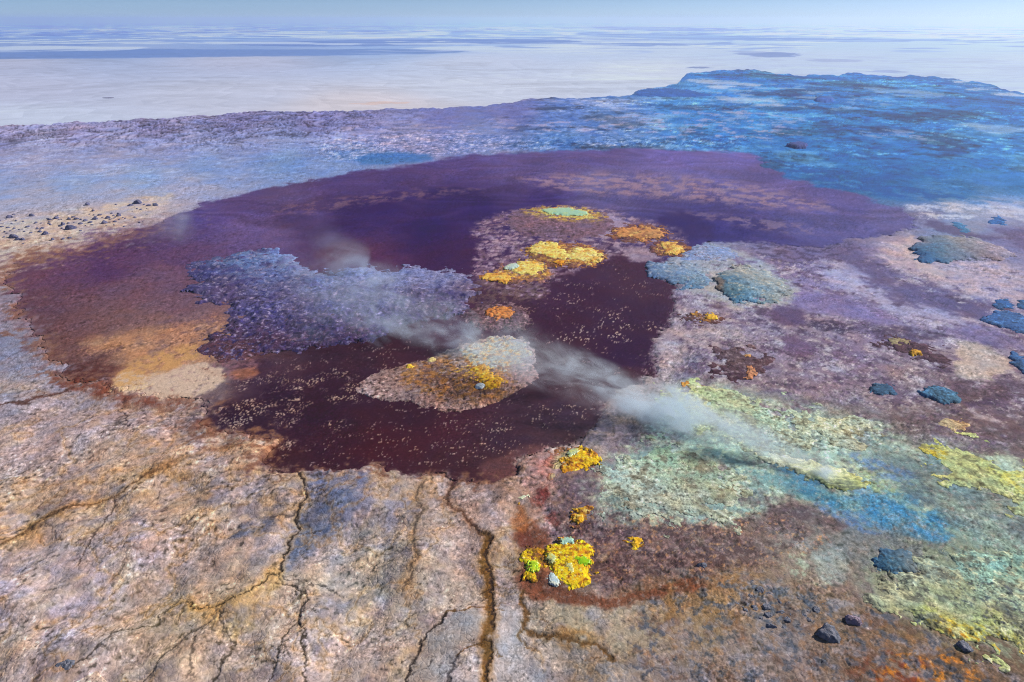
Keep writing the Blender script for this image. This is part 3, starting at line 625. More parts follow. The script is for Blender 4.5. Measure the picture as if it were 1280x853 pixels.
    specks([(255,520),(300,470),(440,450),(450,500),(430,540),(340,570)], .8, (190,164,150))
    specks(pool, .42, (176,150,150), op=.75)
    specks([(690,385),(760,370),(830,380),(820,430),(740,440),(690,430)], .52, (200,176,172))
    specks([(520,540),(620,515),(720,500),(760,530),(700,565),(560,560)], .55, (176,150,146))
    specks([(560,520),(640,560),(640,590),(500,580),(440,540)], .3, (160,130,126), cp=1)
    # crusted shoals round the springs
    shoal = [(596,352),(590,330),(600,305),(585,290),(600,276),(640,262),(720,256),(770,264),(800,275),(850,283),(860,300),(840,320),(800,330),(770,318),(760,325),(690,350),(680,372),(640,372)]
    k.lay(shoal, (126,102,126), soft=12, op=.8, dap=(14,-.75,.4,93), bump=.2, wet=0)
    k.lay(shoal, (178,156,176), soft=10, op=.7, dap=(11,.05,.8,94), bump=.2)
    k.lay([(600,300),(650,292),(640,312),(600,318)], (176,156,180), soft=8, op=.6, dap=(10,-.2,.5,95))
    k.lay([(740,268),(775,270),(790,290),(760,300),(740,290)], (164,146,176), soft=8, op=.75)
    k.lay([(775,310),(810,308),(825,325),(790,328)], (160,142,166), soft=6, op=.7)
    k.lay([(600,345),(660,352),(685,360),(680,375),(630,378),(590,385),(575,370)], (104,82,88), soft=8, op=.8, dap=(9,-.4,.4,96), bump=.24, wet=0)
    k.lay([(820,268),(860,262),(900,290),(870,300),(830,296)], (56,44,94), soft=12, op=.6)
    k.lay([(812,440),(830,420),(845,400),(850,440),(820,480),(790,490)], (140,118,130), soft=14, op=.7, dap=(10,.0,.5,97), bump=.2)
    k.lay([(700,560),(740,540),(770,510),(800,485),(815,500),(780,540),(720,580),(660,590)], (124,100,106), soft=18, op=.75, dap=(12,-.3,.5,98), bump=.2, wet=0)
    k.lay([(630,565),(680,555),(700,570),(665,600),(625,604),(590,590)], (104,66,70), soft=14, op=.7, wet=0)
    k.grain(.05, .03)
    # blend the shores
    sh = q.mask(LAKE, soft=10, warp=6, vs=1.4)
    lf = np.maximum(ss(480, 540, P.v)*ss(700, 620, P.u), ss(380, 260, P.u)*ss(240, 330, P.v))
    wl = ss(420, 300, P.u)
    wide = q.mask(LAKE, soft=44, warp=6, vs=1.4)*(1-wl)+q.mask(LAKE, soft=120, warp=6, vs=1.6)*wl; mid = q.mask(LAKE, soft=15, warp=6, vs=1.6)
    rag = .22*P.fb(12, 4, 660)
    amt = lf*ss(.12, .82, wide+rag)+(1-lf)*ss(.15, .85, mid)
    edge = ss(.1, .4, wide+rag)*(1-ss(.45, .8, wide+rag))*lf*ss(.01, .15, wide)
    col = q.c*(1-amt[:, None])+k.c*amt[:, None]
    st = edge*.6*ss(760, 640, P.u)*ss(-.6, .3, P.fb(40, 3, 661))
    col += (np.array((128,86,66), np.float32)-col)*st[:, None]
    q.c = col; q.g = k.g*amt
    tu, tv = P.warp(6); num = np.zeros_like(q.c); den = np.full(len(tu), 1/70.0**2, np.float32)
    for (a_, b_, dr, dg, db) in TINT:
        w_ = (1.0/((tu-a_)**2+((tv-b_)*1.3)**2+25.0**2)).astype(np.float32); den += w_
        num += w_[:, None]*np.array((dr, dg, db), np.float32)
    q.c = np.clip(q.c+num/den[:, None]*1.1, 4, 250)
    # pale sediment fan spilling over the left shore
    q.lay([(140,478),(152,466),(170,462),(190,470),(215,462),(245,455),(272,460),(284,472),(262,490),(240,500),(212,496),(205,503),(190,496),(160,494),(152,500)], (198,178,162), soft=7, op=.85, dap=(10,-1.2,-.2,680), warp=4)
    q.lay([(140,476),(165,450),(200,440),(240,428),(262,440),(240,456),(190,468),(160,482),(148,490)], (196,154,104), soft=14, op=.75, dap=(12,-.9,.2,681), warp=4)
    q.lay([(146,484),(185,478),(190,484),(150,494)], (222,196,150), soft=3, op=.6, dap=(6,.0,.5,682), warp=3)
    q.lay([(60,468),(100,474),(135,480),(150,496),(185,498),(240,502),(250,512),(215,508),(160,506),(120,494),(70,484)], (112,58,48), soft=12, op=.7, dap=(16,-.6,.3,683))
    zl = k.relief()
    q.shore = q.mask(LAKE, soft=20, warp=6, vs=1.4)
    q.h -= ss(.05, .42, q.shore)*.26*(1-inlake)
    return q, inlake, zl

# ---- the floor of the crater: one dense sheet, split where the brine begins
us = np.concatenate([np.arange(-330, -20, 2.4), np.arange(-20, 1300, 1.2), np.arange(1300, 1620, 2.4)])
t1 = np.concatenate([np.arange(0, 700, 1.15)])   # rows count from the rim downwards
nv = 690
tt = np.linspace(0, 1, nv)
ve = vedge(us)
VB = np.where(tt[:, None] < 2, ve[None, :] + (tt[:, None]**1.12)*(935-ve[None, :]), 0)
UU = np.broadcast_to(us[None, :], VB.shape).copy()
jit = (rng.random(VB.shape)-.5)*.7; UU += jit; VB = VB.copy(); VB[3:] += (rng.random(VB[3:].shape)-.5)*.5
P = Pts(UU.ravel(), VB.ravel())
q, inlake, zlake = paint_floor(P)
zg = q.relief()
drop = np.linspace(0, 1, 690)
rimrow = np.repeat(np.arange(nv), len(us))
colr = albedo(q.c, P.d)
shoal = q.shore
sink = ss(.5, .95, shoal)*.6
zg = zg-sink
zg[rimrow == 0] = -18.0
zg[rimrow == 1] -= .6
xs = P.x.copy(); ys = P.y.copy()
ys[rimrow == 0] += 30
gv = np.stack([xs, ys, zg], 1)
Q = grid_quads(nv, len(us))
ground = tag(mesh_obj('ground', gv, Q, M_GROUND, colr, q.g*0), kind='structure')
keep = (q.shore > .36).reshape(-1)
lq = grid_quads(nv, len(us), keep)
lv = np.stack([P.x, P.y, zlake+.06-.7*ss(.5, .40, q.shore)], 1)   # its rim slides under the shore
lq, lv, lc, lw = compact(lq, lv, colr, q.g)
lake = tag(mesh_obj('lake', lv, lq, M_LAKE, lc, lw), kind='structure')

# ---- the salt pan: the low plain that runs under and past the crater to the horizon
ZP = -16.0
def paint_pan(P):
    k = Paint(P, base=(186,196,222), bump=0)
    k.idw([(0,150,186,200,226),(0,110,178,188,218),(0,75,172,182,212),(300,120,186,196,222),(300,75,176,186,216),(600,110,192,204,228),(600,80,184,198,226),(450,130,200,200,214),(800,90,196,210,234),(750,60,176,196,230),
           (1000,75,178,198,232),(1000,50,170,196,234),(1280,80,180,200,232),(1280,50,176,202,236),(0,60,128,158,208),(300,58,128,160,212),(500,55,140,172,220),(0,45,130,164,216),(300,45,130,166,218),(600,45,138,174,224),(1000,40,160,192,234),(1280,40,166,198,236),(0,35,130,168,222),(600,35,140,178,228),(1280,32,170,202,238)], pw=3.5, vs=6, warp=0)
    u, v = P.warp(4)
    def streak(pts, col, soft=3, op=.8, vs=5): k.lay(pts, col, soft=soft, op=op, warp=4, vs=vs)
    DK = (84,124,196)
    streak([(-300,58),(0,57),(150,55),(330,56),(540,55),(600,58),(520,61),(330,63),(150,65),(0,66),(-300,67)], (98,136,200), 6, .9)
    streak([(-300,38),(0,36),(300,35),(560,36),(600,40),(300,43),(-300,46)], (104,146,210), 8, .6)
    streak([(280,49),(420,46),(560,45),(700,45),(740,49),(560,51),(420,53),(300,52)], DK, 5, .7)
    streak([(150,40),(300,38),(420,37),(380,41),(200,43)], (192,208,234), 4, .6)
    streak([(330,40),(500,38),(570,36),(560,41),(470,45),(380,44)], (190,208,236), 4, .7)
    streak([(0,39),(40,38),(40,42),(0,42)], (190,206,232), 3, .6)
    streak([(560,33),(660,32),(760,34),(860,33),(840,36),(700,36)], (188,210,238), 3, .7)
    streak([(730,31),(860,33),(1000,34),(900,37),(760,36)], DK, 4, .45)
    streak([(700,37),(860,39),(960,42),(1280,46),(1280,48),(960,46),(760,44)], (96,142,206), 4, .5)
    streak([(860,38),(1000,38),(1280,41),(1400,43),(1400,45),(1000,42)], (200,216,240), 4, .6)
    streak([(760,48),(850,50),(860,52),(770,52)], DK, 3, .5)
    streak([(920,57),(960,58),(1005,60),(990,64),(950,64),(915,60)], (96,126,190), 4, .7)
    streak([(860,74),(888,74),(886,76),(862,76)], (110,134,190), 1.5, .8)
    streak([(1010,66),(1080,66),(1080,69),(1010,69)], (140,160,206), 3, .6)
    streak([(1090,77),(1130,78),(1130,81),(1090,80)], (126,150,204), 2, .6)
    streak([(1090,86),(1140,87),(1200,92),(1242,97),(1235,100),(1180,96),(1110,91)], (78,112,182), 2.5, .9)
    streak([(1180,96),(1280,100),(1400,104),(1400,118),(1280,112),(1200,104)], (214,218,236), 3, .7)
    streak([(850,84),(900,86),(1080,90),(1180,94),(1060,93),(900,90)], (214,220,238), 2, .5)
    streak([(438,113),(480,110),(515,111),(500,113),(450,114)], (214,188,184), 2.5, .6)
    streak([(470,131),(500,128),(545,132),(580,134),(520,136),(480,136)], (212,180,160), 4, .6)
    streak([(220,147),(300,143),(330,139),(420,139),(300,148)], (206,196,206), 3, .6)
    n = P.an(60., 900., .05, 21)+.6*P.an(25., 400., -.03, 22)
    k.c *= (1+.03*n*ss(60, 90, P.v))[:, None]
    n4 = P.an(120., 700., .12, 24)+.6*P.an(40., 260., .2, 25)
    k.c *= (1-.05*ss(.1, .8, n4)*ss(55, 80, P.v))[:, None]
    a = ss(.15, .5, P.an(420., 2200., .06, 26)+.6*P.an(150., 700., .15, 27))*ss(70, 58, P.v)*ss(31, 37, P.v)*.55
    k.c += (np.array((92,132,200), np.float32)-k.c)*a[:, None]
    a = ss(.2, .5, P.an(380., 1900., -.08, 28)+.6*P.an(130., 600., .1, 29))*ss(72, 60, P.v)*ss(31, 36, P.v)*.7
    k.c += (np.array((200,214,236), np.float32)-k.c)*a[:, None]
    f = ss(62, 45, P.v)*P.an(220., 3000., .02, 23)
    k.c += (18*f)[:, None]*np.array((1.1, .9, .5))
    return k
vp = np.concatenate([24.0+np.array([1.15, 1.4, 1.8, 2.3, 3.0, 3.8, 4.6]), np.arange(29.4, 175, .6), np.array([185, 200, 230, 280, 350, 450, 600, 800, 1050])])
up = np.concatenate([np.arange(-3500, -300, 100), np.arange(-300, 1580, 3.0), np.arange(1580, 4800, 100)])
VV = np.broadcast_to(vp[:, None], (len(vp), len(up))); UP = np.broadcast_to(up[None, :], VV.shape)
PP = Pts(UP.ravel().copy(), VV.ravel().copy(), ZP)
kp = paint_pan(PP)
pan = tag(mesh_obj('salt_flat', np.stack([PP.x, PP.y, np.full(len(PP.x), ZP)], 1), grid_quads(len(vp), len(up)), M_FLAT, albedo(kp.c, PP.d)), kind='structure')

#@@BEGIN@@
# ================================================================== THINGS ON THE CRATER FLOOR
def centre(poly):
    p = np.array(poly, float); return one(p[:, 0].mean(), p[:, 1].mean())
def patch(name, poly, paint, mat, hgt=.6, ramp=14, prof='plateau', base=0.12, warp=3, erode=(8, 2.5), parent=None, step=1.0, bump=.2, vs=1.6, seed=50, col=(150,130,140), lean=0, skirt=.2, grain=.10, hump=None):
    """a body of mineral crust with its own outline, relief and colours; its skirt goes into the ground"""
    a = np.array(poly, float); pad = 8+warp*2
    u = np.arange(a[:, 0].min()-pad, a[:, 0].max()+pad, step); v = np.arange(a[:, 1].min()-pad, a[:, 1].max()+pad, step*.8)
    V, U = np.meshgrid(v, u, indexing='ij')
    U = U+(rng.random(U.shape)-.5)*.5*step; V = V+(rng.random(V.shape)-.5)*.4*step
    P = Pts(U.ravel(), V.ravel())
    uw, vw = P.warp(warp, seed)
    s = sdf(uw, vw, poly, vs)
    if erode: s = s+erode[1]*P.fb(erode[0], 4, seed+3)
    p = Paint(P, base=col, bump=bump)
    if paint: paint(p)
    p.grain(grain*.8)
    t = np.clip(s/ramp, 0, 1)
    if prof == 'dome': f = np.sqrt(np.clip(1-(1-t)**2, 0, 1))
    elif prof == 'plateau': f = t*t*(3-2*t)
    else: f = t**.6
    if lean:      # steeper on the left flank
        f = f*(1-lean*np.clip((P.u-a[:, 0].min())/(np.ptp(a[:, 0])+1e-6), 0, 1)*.6)
    z = base+hgt*(.42 if mat is M_SULPH else .5)*f
    if hump is not None: z = z + hump(P)
    z = z+p.relief(.7 if mat is M_SULPH else .85)*np.clip(.35+t, 0, 1)
    z = np.where(s < 0, np.minimum(z, base)-skirt*np.minimum(-s, 3), z)
    q = grid_quads(len(v), len(u), s > -2.2)
    if len(q) == 0: return None
    verts = np.stack([P.x, P.y, z], 1)
    q, verts, cols, wet = compact(q, verts, albedo(p.c, P.d), p.g)
    if parent is not None:
        return mesh_obj(name, verts, q, mat, cols, wet, parent, origin=tuple(parent.location))
    cx, cy = centre(poly)
    return mesh_obj(name, verts, q, mat, cols, wet, origin=(cx, cy, 0))
def spots(p, P, col, lo, hi, sd, op=1): p.lay(None, col, dap=(P, lo, hi, sd), op=op)

# ---- the rugged island in the middle of the lake
isl = [(232,337),(238,330),(262,324),(300,315),(340,313),(366,317),(372,330),(388,337),(405,342),(430,338),(480,336),(540,334),(590,343),(604,356),(600,370),(588,384),(572,394),(545,398),
       (505,408),(470,422),(450,432),(420,433),(395,436),(372,440),(340,442),(312,447),(292,452),(262,449),(246,442),(246,432),(262,420),(285,412),(272,405),(284,400),(297,396),(286,388),(262,378),(246,372),(234,362),(236,350)]
def p_isl(p):
    p.idw([(250,345,76,78,136),(300,328,106,138,200),(360,322,116,150,210),(330,345,112,126,186),(280,365,92,80,128),(400,350,126,144,202),(460,345,130,144,202),(540,345,128,128,178),(580,355,118,108,148),(360,370,104,98,150),(330,395,84,82,142),(420,385,96,100,160),(480,380,108,112,168),  # left edge painted darker, the island's shaded side put into colour
           (380,420,80,62,108),(330,425,84,62,100),(270,435,92,66,96),(440,415,88,66,112),(520,395,88,76,118),(300,442,96,64,82),(280,445,118,78,82)], warp=5)
    p.c *= .86
    spots(p, 8, (40,42,98), .35, .9, 301, .8); spots(p, 6, (176,166,200), .3, 1.0, 302, .65)
    spots(p, 24, (62,56,112), .2, .9, 303, .5)
    p.lay([(340,420),(400,412),(410,425),(350,432)], (158,124,150), soft=10, dap=(7,.0,.7,304), op=.6)
    p.lay([(240,425),(330,418),(400,432),(300,455),(240,450)], None, soft=16, bump=.12)
    p.lay([(232,330),(300,308),(380,312),(620,330),(620,372),(520,380),(420,376),(330,372),(250,372),(225,350)], None, soft=26, bump=.10)
    p.lay([(320,312),(370,312),(420,335),(560,332),(600,350),(520,362),(430,356),(370,345)], (134,148,200), soft=26, op=.5)  # upper part paled, blue haze painted into the rock colour
def h_isl(P):
    m = ss(60, 10, np.abs(P.v-395))
    return .25*P.fb(14, 3, 305)*m + .4*np.maximum(P.fb(40, 3, 306), -.2)
o = patch('rocky_island', isl, p_isl, M_CRUST, hgt=.7, ramp=20, bump=.17, warp=6, erode=(18, 6), hump=h_isl)
tag(o, 'large rugged blue-violet rock island left of the centre of the dark lake', 'island')

# ---- the pale island with the steaming sulphur vent
e = empty('sulphur_island', (*centre([(445,487),(670,460)]), 0), 'oval pale crust island in the dark lake with yellow vent crust on its right half', 'island')
ipoly = [(444,487),(452,478),(470,467),(492,459),(520,453),(548,444),(570,433),(600,424),(632,420),(656,425),(668,440),(668,458),(672,472),(660,484),(640,494),(618,505),(590,514),(560,516),(540,512),(510,504),(480,500),(460,498)]
def p_isl2(p):
    p.idw([(560,432,170,150,140),(460,487,160,140,146),(500,490,148,128,132),(500,470,128,104,104),(540,470,104,76,72),(560,490,106,80,72),(540,505,150,122,124),(590,505,166,134,132),(600,480,96,64,56),(620,490,128,92,72),(650,475,170,140,150),(620,445,176,172,176),(650,440,172,158,170),(580,450,158,146,150),(560,460,112,86,80)], warp=5)
    spots(p, 7, (188,170,168), .3, 1., 311, .6); spots(p, 8, (58,40,50), .3, 1., 312, .7)
    p.lay([(500,456),(600,440),(655,462),(640,498),(570,508),(495,484)], (160,112,64), soft=20, dap=(13,-.3,.6,313), op=.8); p.lay([(560,455),(620,458),(636,485),(590,492)], (222,176,70), soft=14, dap=(7,.2,.8,319), op=.85)
patch('crust_apron', ipoly, p_isl2, M_CRUST, hgt=.5, ramp=10, bump=.26, parent=e)
def p_pale(p):
    spots(p, 10, (228,182,120), .1, .8, 314, .8); spots(p, 7, (110,84,84), .35, .9, 320, .7); spots(p, 9, (148,152,170), .3, .9, 315, .6); spots(p, 6, (230,180,90), .6, 1.1, 316, .8)
patch('pale_sinter', [(572,452),(580,440),(600,428),(632,422),(654,428),(662,440),(655,455),(630,462),(605,460),(590,456)], p_pale, M_CRUST, hgt=.2, ramp=16, base=.42, bump=.34, parent=e, col=(178,186,180), erode=(16, 7))
def p_yel(p):
    spots(p, 7, (150,100,40), .2, .9, 317, .7); spots(p, 6, (222,206,110), .4, 1., 318, .7)
patch('sulphur_crust', [(588,462),(600,456),(612,458),(616,468),(626,474),(632,484),(615,488),(604,486),(600,476),(590,470)], p_yel, M_SULPH, hgt=.45, ramp=6, base=.4, bump=.3, parent=e, col=(214,160,44), erode=(6, 4))
patch('sulphur_crust', [(506,460),(512,456),(518,458),(517,462),(509,463)], None, M_SULPH, hgt=.7, ramp=4, base=.35, parent=e, col=(226,178,66), step=.6, warp=1, erode=(4, .8))
patch('sulphur_crust', [(536,450),(543,448),(546,452),(540,455),(535,454)], None, M_SULPH, hgt=.7, ramp=4, base=.35, parent=e, col=(226,204,140), step=.6, warp=1, erode=(4, .8))
patch('vent_pool', [(596,483),(602,481),(606,485),(602,488),(597,487)], None, M_POOL, hgt=.2, ramp=3, base=.75, parent=e, col=(196,216,232), step=.6, warp=1, erode=None, bump=.02)

# ---- the small dark island above it
e = empty('brown_islet', (*one(622,398), 0), 'small dark lumpy islet with an orange crown just above the pale oval island', 'island')
def p_isl3(p):
    spots(p, 7, (176,152,160), .15, .8, 321, .7); spots(p, 6, (50,34,48), .1, .7, 322, .8)
patch('rubble_apron', [(578,396),(588,386),(604,381),(630,379),(652,381),(664,390),(664,404),(656,413),(636,412),(618,415),(600,413),(588,408)], p_isl3, M_CRUST, hgt=.7, ramp=8, bump=.4, parent=e, col=(104,80,96), erode=(7, 4))
def p_or(p):
    spots(p, 6, (96,56,42), .2, .9, 323, .8); spots(p, 5, (232,166,92), .5, 1., 324, .6)
patch('orange_crown', [(608,390),(620,385),(636,386),(646,393),(644,398),(630,400),(616,400),(607,397)], p_or, M_SULPH, hgt=1.2, ramp=9, prof='dome', base=.5, bump=.3, parent=e, col=(196,124,66), erode=(6, 3))

# ---- sulphur springs
def spring(name, label, apron, acol, lobes, pools=(), cat='hot spring', ah=.45, ap=None, aer=(9, 5)):
    e = empty(name, (*centre(apron), 0), label, cat)
    sd = 330+len(bpy.data.objects)
    def pa(p):
        spots(p, 8, [min(255, c*1.35) for c in acol], .25, 1., sd, .6); spots(p, 9, [c*.55 for c in acol], .25, 1., sd+1, .65)
        for (poly, c1, c2, c3, hg) in lobes:
            b_ = np.array(poly, float); m_ = b_.mean(0); p.lay([tuple(m_+(q_-m_)*1.7) for q_ in b_], [x*.8+14 for x in c2], soft=12, op=.8, dap=(10,-.4,.5,sd+7)); p.lay([tuple(m_+(q_-m_)*1.5) for q_ in b_], c1, soft=10, op=.75, dap=(5,.15,.8,sd+10))
        if ap: ap(p)
    patch('crust_apron', apron, pa, M_CRUST, hgt=ah, ramp=10, bump=.26, parent=e, col=acol, erode=aer, seed=sd)
    for (poly, c1, c2, c3, hg) in lobes:
        def pl(p):
            p.lay(None, c2, dap=(16, .0, .8, sd+3), op=.85); spots(p, 9, c3, .3, 1., sd+4, .8); spots(p, 5, [x*.6 for x in c2], .5, 1.1, sd+8, .6)
        patch('sulphur_crust', poly, pl, M_SULPH, hgt=hg, ramp=6, base=.1+ah*.8, bump=.11, parent=e, col=c1, erode=(13, 4), seed=sd+2, step=.8, warp=2)
    for (poly, c1, c2) in pools:
        def pp(p): spots(p, 14, c2, .0, .8, sd+5, .7)
        patch('spring_pool', poly, pp, M_POOL, hgt=.12, ramp=2, base=.1+ah+.32, bump=.01, parent=e, col=c1, erode=(5, 1), seed=sd+2, step=.7, warp=1.5, grain=.03)
    return e
spring('sulphur_spring', 'pale green oval pool with a golden right rim, farthest spring in the lake',
       [(636,268),(650,262),(680,258),(720,258),(752,264),(770,276),(765,290),(735,300),(690,298),(650,290),(630,282)], (116,92,116),
       [([(672,264),(690,261),(716,261),(738,266),(741,270),(735,274),(716,274),(696,272),(676,268)], (206,196,120), (226,176,70), (196,120,62), .25)],
       [([(676,264),(692,262),(712,262),(730,266),(734,269),(722,271),(706,270),(690,268)], (172,214,176), (196,216,140))], ah=.3, aer=(12, 4))
spring('sulphur_spring', 'twin lobed bright yellow sulphur crust at the heart of the lake springs',
       [(652,314),(662,306),(690,302),(724,304),(750,312),(760,322),(752,330),(724,336),(692,334),(672,328),(656,322)], (120,78,74),
       [([(661,311),(672,306),(690,305),(702,308),(704,314),(712,318),(708,324),(694,325),(680,322),(668,317)], (238,208,116), (226,164,62), (250,232,170), .4),
        ([(710,320),(718,313),(730,311),(744,313),(752,319),(752,325),(740,329),(726,329),(714,326)], (238,204,116), (214,146,64), (250,232,176), .4),
        ([(694,328),(704,327),(702,332),(695,331)], (224,160,52), (190,110,40), (240,200,90), .3)])
spring('sulphur_spring', 'yellow sulphur mound with a tiny pale pool, left of the twin lobed one',
       [(596,350),(604,342),(625,334),(640,328),(664,324),(684,330),(692,342),(686,352),(660,356),(630,354)], (132,96,98),
       [([(604,348),(612,342),(628,341),(640,344),(640,349),(628,353),(612,351)], (226,176,84), (190,118,56), (246,212,130), .35),
        ([(640,336),(648,328),(662,325),(676,330),(680,338),(672,344),(656,345),(644,342)], (238,208,116), (222,160,62), (250,232,170), .45)],
       [([(632,335),(642,331),(648,335),(643,338),(634,338)], (190,214,206), (214,206,130))])
spring('sulphur_spring', 'long low orange crust mound at the right end of the lake springs',
       [(756,292),(764,285),(784,281),(812,280),(836,286),(838,294),(822,302),(792,304),(768,300)], (104,70,84),
       [([(764,292),(776,287),(800,285),(824,287),(832,293),(820,299),(800,300),(778,297)], (196,140,92), (140,90,70), (238,196,116), .4)])
spring('sulphur_spring', 'small ragged orange crust mound below the long low orange one',
       [(808,310),(818,302),(838,300),(862,306),(874,312),(866,320),(840,322),(820,318)], (100,66,78),
       [([(824,310),(832,303),(844,304),(846,308),(856,310),(854,315),(840,318),(828,315)], (226,178,96), (170,110,66), (250,220,140), .45)])

# ---- pale blue salt mounds east of the lake
BLUE_M = 'pale salt mounds'
def p_b1(p):
    p.idw([(810,336,96,122,164),(830,342,110,144,180),(850,335,140,158,186),(870,345,122,154,182),(860,358,80,124,164),(825,350,66,94,146),(880,335,160,166,180)], warp=4)
    spots(p, 8, (70,92,144), .3, 1., 341, .6); spots(p, 8, (176,182,196), .35, 1., 342, .6)
tag(patch('salt_mound', [(800,336),(808,331),(830,329),(860,328),(880,333),(888,345),(886,358),(872,363),(850,362),(832,354),(814,346)], p_b1, M_CRUST, hgt=1.3, ramp=20, prof='dome', bump=.22, lean=.3, erode=(18, 6)), 'pale blue salt mound on the lake shore with a scalloped left edge', 'salt mound')
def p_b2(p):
    p.idw([(905,352,46,104,150),(915,372,42,100,146),(935,375,80,132,168),(900,365,92,112,120),(950,362,128,156,176),(975,370,150,166,176),(940,345,166,168,170),(960,352,160,166,168),(985,365,140,140,144),(915,342,158,160,168)], warp=4)  # dark left points: teal mineral colour with the flank's shade painted in
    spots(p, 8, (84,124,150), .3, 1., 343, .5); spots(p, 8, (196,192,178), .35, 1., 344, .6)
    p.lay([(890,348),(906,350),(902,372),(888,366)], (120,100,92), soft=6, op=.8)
tag(patch('salt_mound', [(890,352),(900,340),(915,335),(940,333),(965,341),(985,353),(993,366),(980,376),(955,379),(930,380),(910,377),(896,368)], p_b2, M_CRUST, hgt=2.2, ramp=28, prof='dome', bump=.2, lean=.5, erode=(18, 6)), 'pale salt dome with its left flank shaded deep teal, right of the scalloped salt mound', 'salt mound')
def p_b3(p):
    spots(p, 9, (104,132,186), .1, .8, 345, .7); spots(p, 8, (176,178,204), .3, 1., 346, .7); spots(p, 7, (104,80,110), .6, 1.1, 347, .7)
tag(patch('salt_mound', [(846,324),(858,312),(876,304),(900,306),(922,314),(926,322),(912,330),(880,331),(856,330)], p_b3, M_CRUST, hgt=.8, ramp=12, bump=.24, col=(136,156,200)), 'flat bluish salt bench behind the teal flanked dome', 'salt mound')

# ---- blue mounds near the right border
def blue_paint(c, hi, sd):
    def f(p):
        p.lay(None, [x*.75 for x in c], dap=(12, .0, .9, sd), op=.7); spots(p, 6, hi, .3, 1., sd+1, .55); spots(p, 5, [x*.55 for x in c], .4, 1., sd+2, .6)
    return f
def p_t1(p):
    p.idw([(1148,318,34,92,154),(1160,322,40,100,160),(1170,312,70,118,160),(1190,318,112,130,152),(1220,315,128,130,150),(1240,322,132,118,138),(1150,305,146,132,140),(1200,302,150,146,154),(1250,318,150,140,162)], warp=3)  # left nose painted darker as the side turned from the sun
    p.lay([(1200,300),(1240,306),(1265,318),(1255,325),(1225,312)], (178,170,196), soft=8, dap=(7,-.1,.6,351), op=.8); spots(p, 6, (84,88,128), .5, 1.1, 352, .5)
tag(patch('salt_mound', [(1141,306),(1160,296),(1190,295),(1220,298),(1250,308),(1268,320),(1258,326),(1220,326),(1185,327),(1160,331),(1148,330),(1142,318)], p_t1, M_CRUST, hgt=2.6, ramp=22, prof='dome', bump=.12, lean=.6), 'smooth grey-green salt mound with its left nose shaded deep blue near the right border', 'salt mound')
for poly, hg, c, lab in (
    ([(1232,277),(1240,272),(1252,272),(1260,278),(1255,283),(1240,282)], 1.2, (40,92,158), 'small dark blue mound, uppermost of the blue mounds near the right border'),
    ([(1188,280),(1198,276),(1208,284),(1218,292),(1214,295),(1198,290)], .8, (52,104,156), 'elongated blue mound just above the smooth grey-green mound'),
    ([(1238,380),(1248,374),(1262,375),(1268,384),(1258,390),(1244,388)], 1.1, (40,86,146), 'rounded deep blue mound above the broad blue ridge at the right border'),
    ([(1270,380),(1282,374),(1300,378),(1300,392),(1284,390),(1272,387)], 1.1, (44,88,140), 'deep blue mound cut by the right edge of the view'),
    ([(1218,402),(1232,396),(1248,388),(1262,390),(1280,394),(1300,400),(1300,418),(1280,420),(1256,412),(1236,406)], 1.6, (50,90,146), 'broad streaky blue ridge at the right border'),
    ([(1254,446),(1264,440),(1274,446),(1284,450),(1300,456),(1300,474),(1282,472),(1268,460)], 1.4, (46,88,142), 'notched blue mound at the right border below the broad blue ridge'),
    ([(1080,486),(1088,482),(1106,481),(1120,484),(1124,492),(1110,496),(1092,496)], 1.3, (44,78,112), 'smaller of two dark blue oval salt domes side by side'),
    ([(1142,490),(1156,485),(1178,486),(1196,494),(1206,502),(1196,508),(1176,506),(1156,498)], 1.8, (58,100,134), 'larger of two dark blue oval salt domes side by side')):
    tag(patch('blue_mound', poly, blue_paint(c, [min(255, x*1.7+20) for x in c], 360+int(poly[0][0])), M_CRUST, hgt=hg, ramp=10, prof='dome', bump=.09, col=[x*1.1+4 for x in c], warp=2, erode=(10, 2), step=.8, lean=.4), lab, 'blue mound')

# ---- dark hummocks with sulphur on them
e = empty('dark_hummock', (*one(925,456), 0), 'dark brown hummock with a greyish crown and an orange scar', 'hummock')
def p_h1(p):
    p.idw([(900,440,84,66,84),(925,440,104,86,96),(950,445,72,50,64),(900,465,66,40,62),(925,470,60,38,58),(945,465,92,66,72),(915,455,112,96,98),(960,455,84,62,80)], warp=4)
    spots(p, 12, (160,140,150), .1, .9, 371, .75); spots(p, 7, (46,28,48), .35, .9, 372, .7)
patch('hummock_body', [(884,450),(890,438),(910,431),(935,431),(955,440),(968,452),(960,466),(945,476),(920,482),(895,480),(884,466)], p_h1, M_CRUST, hgt=.8, ramp=22, bump=.3, parent=e, erode=(22, 12), warp=6)
patch('orange_scar', [(934,458),(942,461),(946,468),(940,472),(930,476),(932,466)], lambda p: spots(p, 5, (116,76,66), .1, .8, 373, .8), M_SULPH, hgt=.5, ramp=5, base=.5, parent=e, col=(196,136,100), erode=(5, 3), step=.7)
patch('orange_scar', [(930,446),(936,445),(938,448),(932,449)], None, M_SULPH, hgt=.5, ramp=3, base=.55, parent=e, col=(206,156,100), erode=(4, 1), step=.6, warp=1)
e = empty('dark_hummock', (*one(1140,438), 0), 'long dark hummock with an olive streak and one bright yellow lump', 'hummock')
def p_h2(p):
    spots(p, 9, (110,84,106), .2, .9, 374, .6); spots(p, 7, (50,34,60), .2, .9, 375, .7)
patch('hummock_body', [(1088,424),(1100,416),(1130,418),(1160,428),(1185,445),(1198,462),(1180,466),(1150,456),(1120,444),(1096,436)], p_h2, M_CRUST, hgt=.8, ramp=16, bump=.26, parent=e, col=(80,60,80), erode=(20, 9), warp=5)
